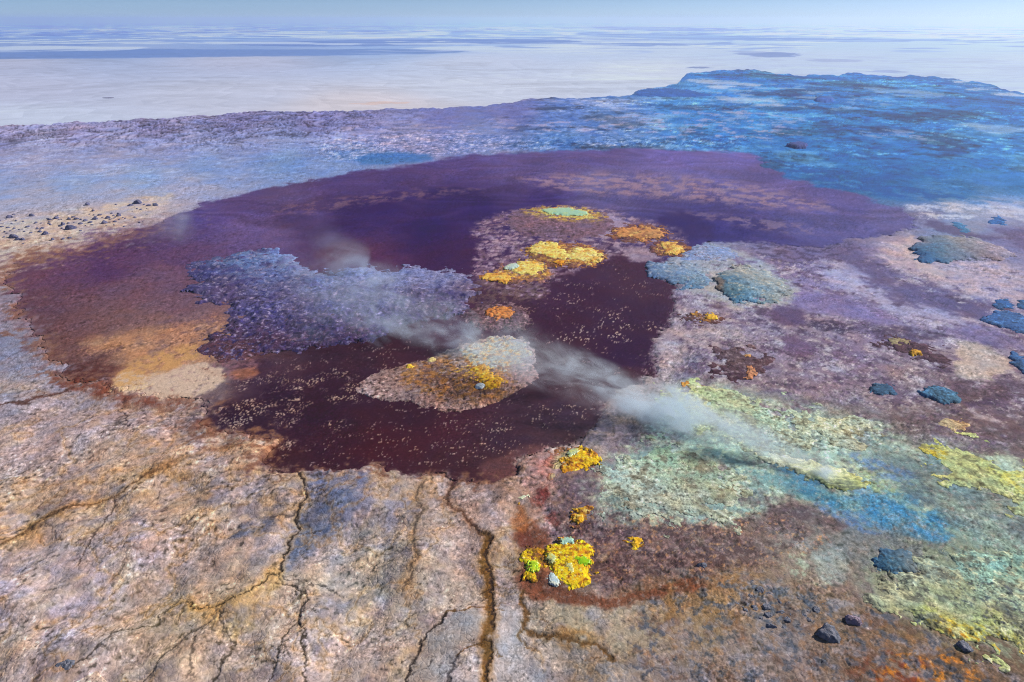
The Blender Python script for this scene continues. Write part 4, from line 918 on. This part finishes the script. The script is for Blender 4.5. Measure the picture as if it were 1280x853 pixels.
patch('olive_crust', [(1106,427),(1118,424),(1135,426),(1145,430),(1138,434),(1120,432)], lambda p: spots(p, 6, (104,92,84), .2, .9, 376, .7), M_CRUST, hgt=.3, ramp=6, base=.55, parent=e, col=(150,140,112), erode=(6, 3))
patch('sulphur_lump', [(1136,441),(1144,439),(1152,443),(1148,446),(1138,445)], None, M_SULPH, hgt=.8, ramp=4, prof='dome', base=.6, parent=e, col=(218,160,58), erode=(4, 1), step=.6, warp=1)
e = spring('sulphur_mound', 'low brown mound with two yellow nubs between the lake and the teal flanked dome', [(838,398),(852,392),(880,388),(905,394),(928,400),(905,408),(870,407),(848,406)], (84,60,70),
       [([(878,396),(886,393),(893,397),(890,401),(882,402)], (232,180,66), (200,130,50), (250,210,110), .8),
        ([(866,394),(872,392),(876,396),(868,397)], (214,160,84), (160,110,60), (240,200,110), .6)], cat='sulphur mound')
spring('sulphur_mound', 'cream and ochre crust patch on the brown ground, right of the two dark blue domes', [(1158,530),(1168,524),(1190,520),(1214,528),(1222,536),(1204,544),(1180,540),(1165,536)], (128,104,98),
       [([(1166,530),(1180,526),(1194,524),(1206,530),(1216,535),(1202,541),(1186,536),(1172,534)], (196,172,136), (150,116,90), (226,208,160), .4)], cat='sulphur mound', ah=.2)
spring('sulphur_mound', 'tiny yellow lump alone on the brown ground left of the cream crust patch', [(1078,512),(1088,509),(1096,513),(1086,517)], (104,78,86),
       [([(1080,512),(1086,510),(1090,513),(1084,515)], (224,172,60), (200,140,50), (240,200,100), .6)], cat='sulphur mound', ah=.15, aer=None)
tag(patch('sulphur_mound', [(846,486),(852,479),(864,478),(880,480),(884,484),(870,487),(856,488)], lambda p: spots(p, 5, (150,96,60), .1, .8, 379, .8), M_SULPH, hgt=.6, ramp=4, col=(226,164,74), erode=(5, 2.5), step=.7), 'thin orange-yellow crust edge above the upper sulphur terrace', 'sulphur mound')

# ---- sulphur terraces: broad low sheets of pale green and yellow crust
def terr(label, poly, pts, hi, lo, hgt=.22, extra=None, erode=(34, 22), bump=.16, col=(160,170,150)):
    sd = 400+len(bpy.data.objects)
    def f(p):
        p.idw([(a_, b_, r_*1.04, min(246, g_*1.09), min(246, bl_*1.10)) for (a_, b_, r_, g_, bl_) in pts], warp=6)
        spots(p, 16, hi, .1, .9, sd, .65); spots(p, 24, lo, .1, .9, sd+1, .75); spots(p, 6, [x*.7 for x in lo], .45, 1.1, sd+2, .6); spots(p, 5, hi, .5, 1.2, sd+5, .7)
        if extra: extra(p)
    return tag(patch('sulphur_terrace', poly, f, M_CRUST, hgt=hgt, ramp=24, bump=bump, base=.34, warp=7, erode=erode, seed=sd, skirt=.15), label, 'sulphur terrace')
terr('pale grey-green crust terrace beside the steam, right of the twin yellow vents',
     [(745,605),(752,588),(775,574),(800,566),(815,556),(835,556),(860,570),(890,585),(920,605),(918,640),(905,655),(880,652),(850,640),(825,655),(800,642),(772,642),(750,624)],
     [(780,600,172,188,180),(760,610,150,160,150),(830,570,150,176,150),(870,590,140,156,136),(850,625,160,164,150),(800,630,166,172,164),(900,620,146,150,128),(890,645,150,156,140)], (198,206,192), (116,116,104))
def ex2(p):
    p.lay([(845,500),(870,500),(890,506),(880,514),(850,512)], (206,202,104), soft=10, dap=(8,-.2,.6,390), op=.8)
    p.lay([(828,490),(850,483),(870,488),(850,496)], (206,206,130), soft=8, dap=(8,-.2,.6,391), op=.7)
    p.lay([(1000,520),(1050,522),(1090,534),(1060,540),(1010,536)], (214,220,184), soft=10, dap=(9,-.2,.5,392), op=.8)
terr('upper pale green crust terrace running right from the lake shore behind the steam',
     [(828,494),(846,484),(880,482),(905,490),(935,502),(970,509),(1000,516),(1050,520),(1090,530),(1108,545),(1085,556),(1040,552),(1000,562),(960,566),(920,560),(880,545),(850,530),(832,512)],
     [(850,492,186,194,140),(880,500,172,180,138),(920,515,158,170,144),(960,525,164,182,160),(1000,530,176,186,164),(1050,535,180,188,166),(980,550,136,150,146),(900,540,140,150,120),(1080,545,150,150,140)], (206,214,180), (128,128,108), extra=ex2)
def ex4(p):
    p.lay([(1150,560),(1180,562),(1190,574),(1165,576)], (206,186,60), soft=10, dap=(8,-.4,.4,393), op=.85)
    p.lay([(1220,575),(1260,590),(1290,600),(1290,625),(1250,605)], (206,204,104), soft=14, dap=(9,-.3,.6,394), op=.8)
terr('yellow-green crust terrace at the right border above the blue hollow',
     [(1146,564),(1165,556),(1200,560),(1240,570),(1275,580),(1310,590),(1310,655),(1275,645),(1245,625),(1215,608),(1185,592),(1160,580)],
     [(1165,566,194,184,90),(1190,575,166,174,130),(1230,585,180,186,128),(1270,600,196,200,124),(1240,605,160,170,134),(1275,630,160,174,138)], (206,212,150), (120,124,96), extra=ex4)
def ex5(p):
    p.lay([(1150,775),(1180,785),(1220,802),(1260,820),(1300,835),(1300,810),(1240,790),(1190,775)], (204,188,70), soft=10, dap=(7,-.1,.6,395), op=.8)
    p.lay([(1170,790),(1200,800),(1232,812),(1262,824),(1300,838),(1300,826),(1240,806),(1190,788)], (222,160,40), soft=6, dap=(7,-.3,.5,396), op=.85)
    p.lay([(1190,720),(1260,730),(1300,760),(1300,800),(1230,780),(1180,750)], (74,84,96), soft=14, dap=(6,.3,.9,397), op=.7)
terr('broad rough grey-green and yellow crust terrace filling the lower right corner',
     [(1086,742),(1110,730),(1134,722),(1160,698),(1200,690),(1250,696),(1320,706),(1320,842),(1265,828),(1230,812),(1195,802),(1160,786),(1120,764),(1094,754)],
     [(1110,745,170,166,140),(1160,715,140,148,138),(1150,750,150,154,124),(1200,710,136,166,156),(1250,720,132,168,158),(1270,750,146,160,144),(1200,760,144,152,126),(1180,785,186,184,100),(1240,800,176,176,110),(1280,810,180,184,130)], (206,212,176), (98,102,96), hgt=.5, extra=ex5, bump=.28, erode=(26, 14))
# low ridge at the vent, painted with the steam's pale streaks
def p_f(p):
    p.idw([(1060,600,226,224,150),(1030,592,224,232,190),(1000,588,206,214,180),(980,582,192,204,190),(1075,608,150,160,100),(1050,612,120,140,96),(1020,604,104,130,104)], warp=3)
    st = p.P.an(.7, 9., -.42, 398)
    p.c *= (1+.28*st)[:, None]
tag(patch('steam_streak_ridge', [(940,568),(965,568),(1000,574),(1040,584),(1072,596),(1084,608),(1078,616),(1056,616),(1025,606),(990,592),(960,580)], p_f, M_SULPH, hgt=.9, ramp=20, prof='dome', base=.3, bump=.10, erode=(10, 3)), 'low ridge painted with pale yellow steam streaks at the right end of the drifting steam', 'fumarole')
def p_tm(p):
    p.idw([(1098,700,34,84,122),(1108,710,44,92,126),(1125,700,84,110,134),(1140,708,112,124,130),(1115,690,74,104,130)], warp=3); spots(p, 6, (140,146,150), .4, 1.1, 399, .5)
tag(patch('teal_mound', [(1088,702),(1096,692),(1115,687),(1135,690),(1148,702),(1145,716),(1125,720),(1104,720),(1092,712)], p_tm, M_CRUST, hgt=1.5, ramp=26, prof='dome', bump=.2, lean=.5, erode=(14, 3), warp=2), 'dark teal boulder-like mound below the blue hollow', 'mound')

# ---- the lower sulphur springs in the foreground
def sulph(name, label, apron, acol, lobes, pools=(), hg=.5, extra=None):
    e = empty(name, (*centre(apron), 0), label, 'sulphur spring')
    sd = 500+len(bpy.data.objects)
    def pa(p):
        spots(p, 9, [min(255, c*1.4) for c in acol], .3, 1., sd, .6); spots(p, 10, [c*.55 for c in acol], .2, 1., sd+1, .7)
        for (poly, c1, c2, c3, h2) in lobes:
            b_ = np.array(poly, float); m_ = b_.mean(0); p.lay([tuple(m_+(q_-m_)*1.6) for q_ in b_], [x*.7+14 for x in c2], soft=22, op=.85, dap=(12,-.5,.5,sd+7)); p.lay([tuple(m_+(q_-m_)*1.4) for q_ in b_], c1, soft=16, op=.8, dap=(6,.1,.8,sd+10))
        if extra: extra(p)
    patch('crust_apron', apron, pa, M_CRUST, hgt=hg, ramp=14, bump=.26, parent=e, col=acol, erode=(10, 6), seed=sd)
    for (poly, c1, c2, c3, h2) in lobes:
        def pl(p):
            spots(p, 22, c2, .0, .7, sd+3, .9); spots(p, 7, c3, .3, .9, sd+4, .8); spots(p, 8, [c2[0]*.6, c2[1]*.5, 26], .35, .9, sd+6, .8); spots(p, 5, (240,232,170), .7, 1.2, sd+9, .7)
        patch('sulphur_crust', poly, pl, M_SULPH, hgt=h2, ramp=9, base=.1+hg*.75, bump=.12, parent=e, col=c1, erode=(14, 5), seed=sd+2, step=.7, warp=2)
    for (poly, c1, c2) in pools:
        patch('spring_pool', poly, lambda p: spots(p, 7, c2, .1, .8, sd+5, .8), M_POOL, hgt=.12, ramp=4, base=.1+hg*.75+.34, bump=.03, parent=e, col=c1, erode=(5, 2), seed=sd+2, step=.6, warp=1.5, grain=.04)
    return e
Y1, Y2, Y3 = (232,190,20), (214,150,10), (244,220,60)
sulph('sulphur_spring', 'largest bright yellow sulphur mound in the foreground with small turquoise pools',
      [(652,690),(668,684),(690,690),(706,678),(730,676),(744,690),(742,720),(728,744),(700,744),(676,736),(656,726),(648,706)], (126,84,62),
      [([(684,690),(694,682),(708,678),(726,678),(738,684),(741,700),(738,722),(734,736),(716,742),(700,736),(690,724),(680,712)], Y1, Y2, Y3, .7),
       ([(652,696),(660,692),(666,700),(674,708),(674,722),(668,731),(660,728),(654,712)], (222,190,24), (190,150,20), (190,210,50), .5)],
      [([(700,679),(708,675),(716,677),(712,684),(703,684)], (160,206,196), (196,206,140)),
       ([(684,724),(690,722),(700,730),(696,736),(688,732)], (186,206,210), (220,220,200)),
       ([(684,700),(690,696),(696,702),(692,710),(686,708)], (186,196,140), (206,196,80)),
       ([(718,702),(728,700),(738,704),(734,712),(722,710)], (140,200,20), (196,206,30)),
       ([(660,705),(668,706),(672,714),(666,720),(660,714)], (170,214,50), (206,206,60)),
       ([(708,712),(714,708),(717,716),(712,720)], (206,208,140), (220,200,90))])
def ex6(p):
    st = p.P.an(.9, 14., .75, 401)
    m = p.mask([(680,590),(690,572),(715,562),(730,566),(706,584),(690,604)], 8, 2)
    p.c += ((np.array((206,204,170), np.float32)-p.c)*m[:, None])*.7
    p.c *= (1-.75*ss(.05, .5, st)*m)[:, None]
    p.lay([(672,572),(690,566),(694,590),(680,604),(670,590)], (184,116,108), soft=10, op=.7)
sulph('sulphur_spring', 'yellow sulphur mound with dark striped pale terraces on its left side',
      [(672,582),(680,570),(700,561),(725,560),(748,566),(756,576),(745,588),(722,596),(700,604),(682,606)], (140,104,100),
      [([(704,574),(715,568),(722,562),(736,564),(740,572),(752,574),(748,582),(736,584),(728,590),(718,590),(708,596),(702,592)], (224,180,24), (196,130,20), (240,214,70), .6)],
      [([(710,568),(720,564),(726,568),(718,573),(710,574)], (186,204,160), (210,210,120))], extra=ex6)
sulph('sulphur_spring', 'ragged yellow crystal clump between the striped mound and the largest yellow one',
      [(708,640),(716,632),(732,630),(744,636),(744,650),(730,660),(714,656)], (110,78,80),
      [([(716,646),(714,638),(724,632),(738,634),(740,642),(734,650),(730,657),(718,656)], (214,168,40), (150,100,50), (236,206,110), .6)], hg=.35)
sulph('sulphur_spring', 'small golden crust cluster on dark brown ground right of the largest yellow mound',
      [(780,676),(792,670),(812,672),(818,680),(806,690),(788,690)], (112,62,40),
      [([(784,676),(790,673),(800,675),(800,683),(794,690),(788,684)], (226,176,44), (176,112,40), (240,206,100), .6)], hg=.3)
sulph('sulphur_spring', 'tiny yellow spring with a pale pool by the head of the orange stream',
      [(642,624),(650,619),(662,620),(664,628),(652,632),(643,630)], (150,112,94),
      [([(645,627),(652,624),(660,626),(656,629),(647,630)], (222,170,40), (190,130,40), (240,206,100), .35)],
      [([(648,623),(656,620),(661,622),(656,625),(649,626)], (206,216,190), (206,214,170))], hg=.25)

# ---- hills and outcrops on the far rim
def far_paint(c, sd):
    def f(p): spots(p, 12, [x*1.2 for x in c], .1, .9, sd, .6); spots(p, 9, [x*.8 for x in c], .2, 1., sd+1, .6)
    return f
e = patch('hills', [(790,120),(796,113),(815,110),(850,110),(880,116),(900,121),(850,123),(805,122)], far_paint((60,106,182), 600), M_CRUST, hgt=5., ramp=10, prof='dome', base=-1, bump=.1, col=(60,104,180), erode=(9, 1), warp=1, step=.9)
tag(e, kind='structure')
for k, (poly, hg) in enumerate((([(780,106),(790,104.5),(818,105.5),(824,108),(800,108)], 3), ([(806,102.5),(818,100.5),(834,101.5),(838,104.5),(815,104)], 3.5), ([(826,109),(850,106),(870,107),(860,111),(835,110)], 3))):
    tag(patch('hills', poly, far_paint((66,104,176), 610+k), M_CRUST, hgt=hg, ramp=4, prof='dome', base=ZP, bump=.1, col=(66,104,176), erode=(9, .5), warp=1, step=.7, vs=2.5), kind='structure')
tag(patch('rock_outcrop', [(984,181),(992,179.5),(1006,180),(1012,184),(1006,187.5),(990,187),(983,185)], far_paint((70,88,152), 620), M_ROCK, hgt=4.5, ramp=3, base=0, bump=.3, col=(76,92,156), erode=(8, 1), warp=1, step=.6), 'dark flat-topped rock outcrop on the blue ground beyond the lake', 'rock')
tag(patch('hillock', [(1017,126),(1024,122),(1036,121.5),(1044,126),(1036,129),(1022,128.5)], far_paint((66,106,180), 623), M_CRUST, hgt=7, ramp=7, prof='dome', base=0, bump=.12, col=(70,108,182), erode=None, warp=1, step=.7), 'small rounded blue hillock far off on the right plain', 'hillock')
tag(patch('salt_outcrop', [(122,106.6),(130,106.1),(139,106.2),(138,107.2),(127,107.4)], None, M_ROCK, hgt=1.2, ramp=1, base=ZP, bump=.1, col=(112,118,150), erode=None, warp=0, step=.35), 'thin dark streak of rock alone on the white salt flat', 'rock')

# ---- boulders
def rock_mesh(name, sd, cols, sub=4, flat=.7):
    r = np.random.default_rng(sd)
    bm = bmesh.new(); bmesh.ops.create_icosphere(bm, subdivisions=sub, radius=1)
    cuts = [(Vector(r.normal(size=3)).normalized(), .55+.35*r.random()) for _ in range(11)]
    for v in bm.verts:
        c = v.co
        for n_, d_ in cuts:
            k_ = c.dot(n_)-d_
            if k_ > 0: c -= n_*k_*.92
        v.co = c
    me_v = np.array([v.co for v in bm.verts])
    nn = perlin(me_v[:, 0]*2.2+me_v[:, 2]*1.3+sd, me_v[:, 1]*2.2-me_v[:, 2]*1.7, np.full(len(me_v), sd))+.5*perlin(me_v[:, 0]*5+me_v[:, 2]*4, me_v[:, 1]*5+me_v[:, 2]*3, np.full(len(me_v), sd+1))
    for v, f in zip(bm.verts, nn): v.co *= 1+.13*float(f); v.co.z *= flat
    bm.verts.ensure_lookup_table()
    me = bpy.data.meshes.new(name); bm.to_mesh(me); bm.free()
    at = me.color_attributes.new('mineral', 'FLOAT_COLOR', 'POINT')
    z = np.array([v.co for v in me.vertices])
    m = ss(-.3, .9, perlin(z[:, 0]*3+9, z[:, 1]*3+z[:, 2]*2, np.full(len(z), sd+5)))
    c = lin(cols[0])*(1-m[:, None])+lin(cols[1])*m[:, None]
    rgba = np.ones((len(z), 4), np.float32); rgba[:, :3] = np.clip(c, .01, .9)
    at.data.foreach_set('color', rgba.ravel())
    for p_ in me.polygons: p_.use_smooth = True
    me.materials.append(M_ROCK)
    return me
def rock(me, u, v, wpx, label, cat='rock', group=None, sy=.8, sz=1., rz=0., name='boulder'):
    x, y = one(u, v)
    o = bpy.data.objects.new(name, me); C.objects.link(o)
    d_ = math.sqrt(x*x+y*y+H*H); r_ = wpx*.5*d_/FP
    o.location = (x, y, r_*.12*sz+(.25 if v < 320 else 0)); o.scale = (r_, r_*sy, r_*sz); o.rotation_euler = (0, 0, rz)
    tag(o, label, cat, group); return o
GREY = [rock_mesh('boulder', 20+i, ((86,90,126), (124,120,150)), sub=3) for i in range(5)]
DARK = [rock_mesh('boulder', 40+i, ((104,110,126), (140,138,148)), sub=4) for i in range(3)]
PALE = rock_mesh('boulder', 50, ((142,126,146), (168,150,164)), sub=4)
rock(DARK[0], 1036, 797, 29, 'big blue-grey boulder standing alone at the lower right', sz=1.1)
rock(PALE, 1066, 777, 20, 'pale lilac boulder just right of the big blue-grey boulder', rz=.5)
rock(DARK[1], 1020, 764, 11, 'small dark boulder just above the big blue-grey boulder', rz=1)
rock(DARK[2], 877, 709, 13, 'blue-grey stone at the edge of the dark brown crust', rz=.3)
rock(DARK[1], 1204, 811, 17, 'dark boulder at the golden lower edge of the corner terrace', rz=2)
rock(DARK[1], 84, 838, 24, 'dark blue boulder in the lower left corner of the plain', rz=.2, sy=.7)
e = patch('rock_ledge', [(84,838),(96,832),(120,834),(134,846),(130,870),(80,870),(82,852)], lambda p: spots(p, 9, (206,190,178), .0, .9, 630, .6), M_CRUST, hgt=.5, ramp=5, col=(184,166,158), bump=.12, erode=(8, 2))
tag(e, 'pale flat ledge beside the dark blue boulder in the lower left corner', 'rock')
CL = [(938,748,14),(950,740,16),(962,744,13),(945,760,17),(957,758,18),(970,756,13),(934,766,12),(962,770,16),(975,770,15),(950,774,12),(984,778,14),(966,784,17),(978,788,13),(954,786,11),(990,768,9),(1002,772,12),(1010,777,11),(998,782,9),(928,736,9),(975,742,8),(942,730,8),(1014,766,7),(924,756,8)]
for k, (a, b, s_) in enumerate(CL):
    rock(DARK[k % 3], a+random.uniform(-3, 3), b+random.uniform(-3, 3), s_*.75, 'dark blue rock in the jumbled heap left of the big boulder', group='rocks heaped left of the big boulder', rz=random.uniform(0, 6), sz=random.uniform(.7, 1.1))
for k in range(60):
    rock(DARK[k % 3], random.gauss(968, 34), random.gauss(760, 20), random.uniform(2, 7), 'dark blue rock in the jumbled heap left of the big boulder', group='rocks heaped left of the big boulder', rz=random.uniform(0, 6), sz=random.uniform(.6, 1.1))
RIM = [(12,273,6),(40,271,7),(71,274,8),(87,275,6),(79,282,7),(89,287,11),(17,298,11),(23,301,7),(28,301,6),(57,294,7),(50,291,6),(35,285,5),(66,301,5),(79,300,5),(87,299,5),(107,277,6),(119,275,7),(131,280,7),(144,278,5),(149,271,6),(135,274,6),(125,270,5),(101,281,5),(96,275,6),(110,257,7),(163,258,7),(172,255,11),(194,258,7),(186,258,6),(62,276,6),(113,279,6),(10,286,4),(45,280,4),(140,268,4)]
for (a, b, s_) in RIM:
    rock(random.choice(GREY), a, b, s_*.95, 'dark stone strewn over the pale pebbly apron on the left rim', cat='rock', group='stones strewn on the left rim', rz=random.uniform(0, 6), sz=random.uniform(.7, 1.3), name='stone')
for k in range(90):
    t_ = random.random(); a = random.uniform(-10, 185); b = np.interp(a, (-10, 60, 185), (292, 284, 264))+random.gauss(0, 8)
    rock(random.choice(GREY), a, b, random.uniform(1.8, 4.2), 'dark stone strewn over the pale pebbly apron on the left rim', cat='rock', group='stones strewn on the left rim', rz=random.uniform(0, 6), sz=random.uniform(.6, 1.2), name='stone')

# ================================================================== STEAM
def steam(label, a_uv, b_uv, r0, r1, dens, z0=1.5, z1=5, nscale=.20, col=(.76,.88,1.0), thr=(.46,.64)):
    """a drifting plume: a widening closed hull round thick, ragged vapour"""
    A = Vector((*one(*a_uv, z0), z0)); B = Vector((*one(*b_uv, z1), z1)); Lx = (B-A).length
    bm = bmesh.new(); rings = []
    for i in range(9):
        t = i/8; rr = (r0+(r1-r0)*t)
        rings.append([bm.verts.new((t*Lx, rr*math.cos(j*math.tau/20), rr*math.sin(j*math.tau/20))) for j in range(20)])
    for i in range(8):
        for j in range(20): bm.faces.new((rings[i][j], rings[i][(j+1) % 20], rings[i+1][(j+1) % 20], rings[i+1][j]))
    bm.faces.new(rings[0][::-1]); bm.faces.new(rings[-1])
    bmesh.ops.recalc_face_normals(bm, faces=bm.faces)
    me = bpy.data.meshes.new('steam_plume'); bm.to_mesh(me); bm.free()
    o = bpy.data.objects.new('steam_plume', me); C.objects.link(o)
    o.location = A; o.rotation_euler = (B-A).to_track_quat('X', 'Z').to_euler()
    m = bpy.data.materials.new('steam'); m.use_nodes = True; nt = m.node_tree; N = nt.nodes; L = nt.links; N.clear()
    out = N.new('ShaderNodeOutputMaterial'); pv = N.new('ShaderNodeVolumePrincipled'); L.new(pv.outputs[0], out.inputs['Volume'])
    pv.inputs['Color'].default_value = (*col, 1); pv.inputs['Anisotropy'].default_value = 0.0
    tc = N.new('ShaderNodeTexCoord'); sx = N.new('ShaderNodeSeparateXYZ')
    def M(op, a, b=None, c=None, clamp=False):
        n_ = N.new('ShaderNodeMath'); n_.operation = op; n_.use_clamp = clamp
        for i, q_ in enumerate((a, b, c)):
            if q_ is None: continue
            if isinstance(q_, (int, float)): n_.inputs[i].default_value = q_
            else: L.new(q_, n_.inputs[i])
        return n_.outputs[0]
    no = N.new('ShaderNodeTexNoise'); no.inputs['Scale'].default_value = nscale; no.inputs['Detail'].default_value = 9; no.inputs['Roughness'].default_value = .66; no.inputs['Distortion'].default_value = 1.6
    mp = N.new('ShaderNodeMapping'); mp.inputs['Scale'].default_value = (.55, 1, 1); mp.inputs['Location'].default_value = (a_uv[0], a_uv[1], 0)
    L.new(tc.outputs['Object'], mp.inputs['Vector']); L.new(mp.outputs[0], no.inputs['Vector'])
    # wobble the axis with a large noise
    n2 = N.new('ShaderNodeTexNoise'); n2.inputs['Scale'].default_value = nscale*.35; n2.inputs['Detail'].default_value = 3
    L.new(mp.outputs[0], n2.inputs['Vector'])
    vs_ = N.new('ShaderNodeVectorMath'); vs_.operation = 'SUBTRACT'; vs_.inputs[1].default_value = (.5, .5, .5); L.new(n2.outputs['Color'], vs_.inputs[0])
    vm = N.new('ShaderNodeVectorMath'); vm.operation = 'MULTIPLY_ADD'; vm.inputs[1].default_value = (r1*1.2, r1*2.0, r1*1.2); L.new(vs_.outputs[0], vm.inputs[0]); L.new(tc.outputs['Object'], vm.inputs[2])
    L.new(vm.outputs[0], sx.inputs[0])
    t = M('DIVIDE', sx.outputs['X'], Lx)
    Rr = M('MULTIPLY_ADD', t, r1-r0, r0)
    rr = M('DIVIDE', M('SQRT', M('ADD', M('MULTIPLY', sx.outputs['Y'], sx.outputs['Y']), M('MULTIPLY', sx.outputs['Z'], sx.outputs['Z']))), Rr)
    mr = N.new('ShaderNodeMapRange'); mr.interpolation_type = 'SMOOTHSTEP'; mr.inputs['From Min'].default_value = 0; mr.inputs['From Max'].default_value = .9; mr.inputs['To Min'].default_value = 1; mr.inputs['To Max'].default_value = 0; L.new(rr, mr.inputs['Value'])
    mn = N.new('ShaderNodeMapRange'); mn.interpolation_type = 'SMOOTHSTEP'; mn.inputs['From Min'].default_value = thr[0]; mn.inputs['From Max'].default_value = thr[1]; L.new(no.outputs['Fac'], mn.inputs['Value'])
    f0 = M('MULTIPLY', t, 6.0, clamp=True); f1 = M('MULTIPLY', M('SUBTRACT', 1.0, t), 1.25, clamp=True)
    d = M('MULTIPLY', M('MULTIPLY', M('MULTIPLY', mr.outputs[0], M('ADD', mn.outputs[0], .05)), M('MULTIPLY', f0, f1)), dens)
    n3 = N.new('ShaderNodeTexNoise'); n3.inputs['Scale'].default_value = nscale*.42; n3.inputs['Detail'].default_value = 2
    mp3 = N.new('ShaderNodeMapping'); mp3.inputs['Location'].default_value = (a_uv[1]*.37, a_uv[0]*.21, 5); L.new(tc.outputs['Object'], mp3.inputs['Vector']); L.new(mp3.outputs[0], n3.inputs['Vector'])
    mq = N.new('ShaderNodeMapRange'); mq.interpolation_type = 'SMOOTHSTEP'; mq.inputs['From Min'].default_value = .36; mq.inputs['From Max'].default_value = .60; mq.inputs['To Min'].default_value = .38; mq.inputs['To Max'].default_value = 1.5; L.new(n3.outputs['Fac'], mq.inputs['Value'])
    d = M('MULTIPLY', d, M('MAXIMUM', mq.outputs[0], M('SUBTRACT', 1.3, M('MULTIPLY', t, 4.5))))
    d = M('MULTIPLY', d, M('POWER', M('DIVIDE', r0+.3, Rr), 1.25))
    L.new(d, pv.inputs['Density'])
    me.materials.append(m)
    return tag(o, label, 'steam')
steam('long white steam plume drifting left from the ridge painted with its streaks across the lake', (1102,613), (590,424), 2.4, 12.5, 4.5, 1.0, 7.5, col=(.84,.93,1.0))
steam('thick steam puff between the rugged island and the pale oval island', (650,450), (350,345), 4, 24.0, .85, 2, 11)
steam('thin bluish steam wisp over the upper left part of the lake', (246,300), (180,270), 8, 22, .30, 3, 9, nscale=.06)
steam('faint steam wisp above the far shore of the rugged island', (462,330), (385,306), 7, 20, .26, 3, 9, nscale=.06)

#@@END@@

# ================================================================== LIGHT AND AIR
SUN_EL, SUN_AZ = 35.0, 68.0        # azimuth clockwise from the view direction (+Y)
sun_d = bpy.data.lights.new('sun', 'SUN'); sun = bpy.data.objects.new('sun', sun_d); C.objects.link(sun)
sun_d.energy = 4.75; sun_d.angle = R(.6); sun_d.color = (1.0, .93, .84)
sv = Vector((math.cos(R(SUN_EL))*math.sin(R(SUN_AZ)), math.cos(R(SUN_EL))*math.cos(R(SUN_AZ)), math.sin(R(SUN_EL))))
sun.rotation_euler = sv.to_track_quat('Z', 'Y').to_euler()
sun.location = (200, 100, 300)
w = bpy.data.worlds.new('World'); bpy.context.scene.world = w; w.use_nodes = True
nt = w.node_tree; bg = nt.nodes['Background']; sk = nt.nodes.new('ShaderNodeTexSky')
sk.sky_type = 'NISHITA'; sk.sun_disc = False; sk.sun_elevation = R(SUN_EL); sk.sun_rotation = R(SUN_AZ); sk.altitude = 0; sk.air_density = .34; sk.dust_density = .2; sk.ozone_density = 4.0
bg.inputs['Strength'].default_value = .108
nt.links.new(sk.outputs[0], bg.inputs[0])

def volume_mat(name, dens, col, aniso):
    m = bpy.data.materials.new(name); m.use_nodes = True; N = m.node_tree.nodes; N.clear()
    out = N.new('ShaderNodeOutputMaterial'); pv = N.new('ShaderNodeVolumePrincipled')
    pv.inputs['Color'].default_value = (*col, 1); pv.inputs['Density'].default_value = dens; pv.inputs['Anisotropy'].default_value = aniso
    m.node_tree.links.new(pv.outputs[0], out.inputs['Volume'])
    return m
HAZE = 1.5e-4
bm = bmesh.new(); bmesh.ops.create_cube(bm, size=1)
me = bpy.data.meshes.new('haze'); bm.to_mesh(me); bm.free()
hz = bpy.data.objects.new('haze', me); C.objects.link(hz)
hz.scale = (190000, 96000, 90+18+22); hz.location = (0, 40000, (90+22-18)/2)
me.materials.append(volume_mat('haze', HAZE, (.72, .86, 1.0), .35)); tag(hz, kind='stuff')

sc = bpy.context.scene
sc.view_settings.view_transform = 'Standard'; sc.view_settings.look = 'None'; sc.view_settings.gamma = 1; sc.view_settings.exposure = 0
sc.view_settings.use_curve_mapping = False
sc.render.engine = 'CYCLES'
sc.cycles.use_denoising = True; sc.cycles.denoiser = 'OPENIMAGEDENOISE'; sc.cycles.denoising_input_passes = 'RGB_ALBEDO_NORMAL'; sc.cycles.denoising_prefilter = 'NONE'
sc.cycles.pixel_filter_type = 'BLACKMAN_HARRIS'; sc.cycles.filter_width = 1.05
sc.cycles.max_bounces = 10; sc.cycles.volume_bounces = 8
sc.cycles.volume_max_steps = 384
sc.render.resolution_x, sc.render.resolution_y = 1024, 682
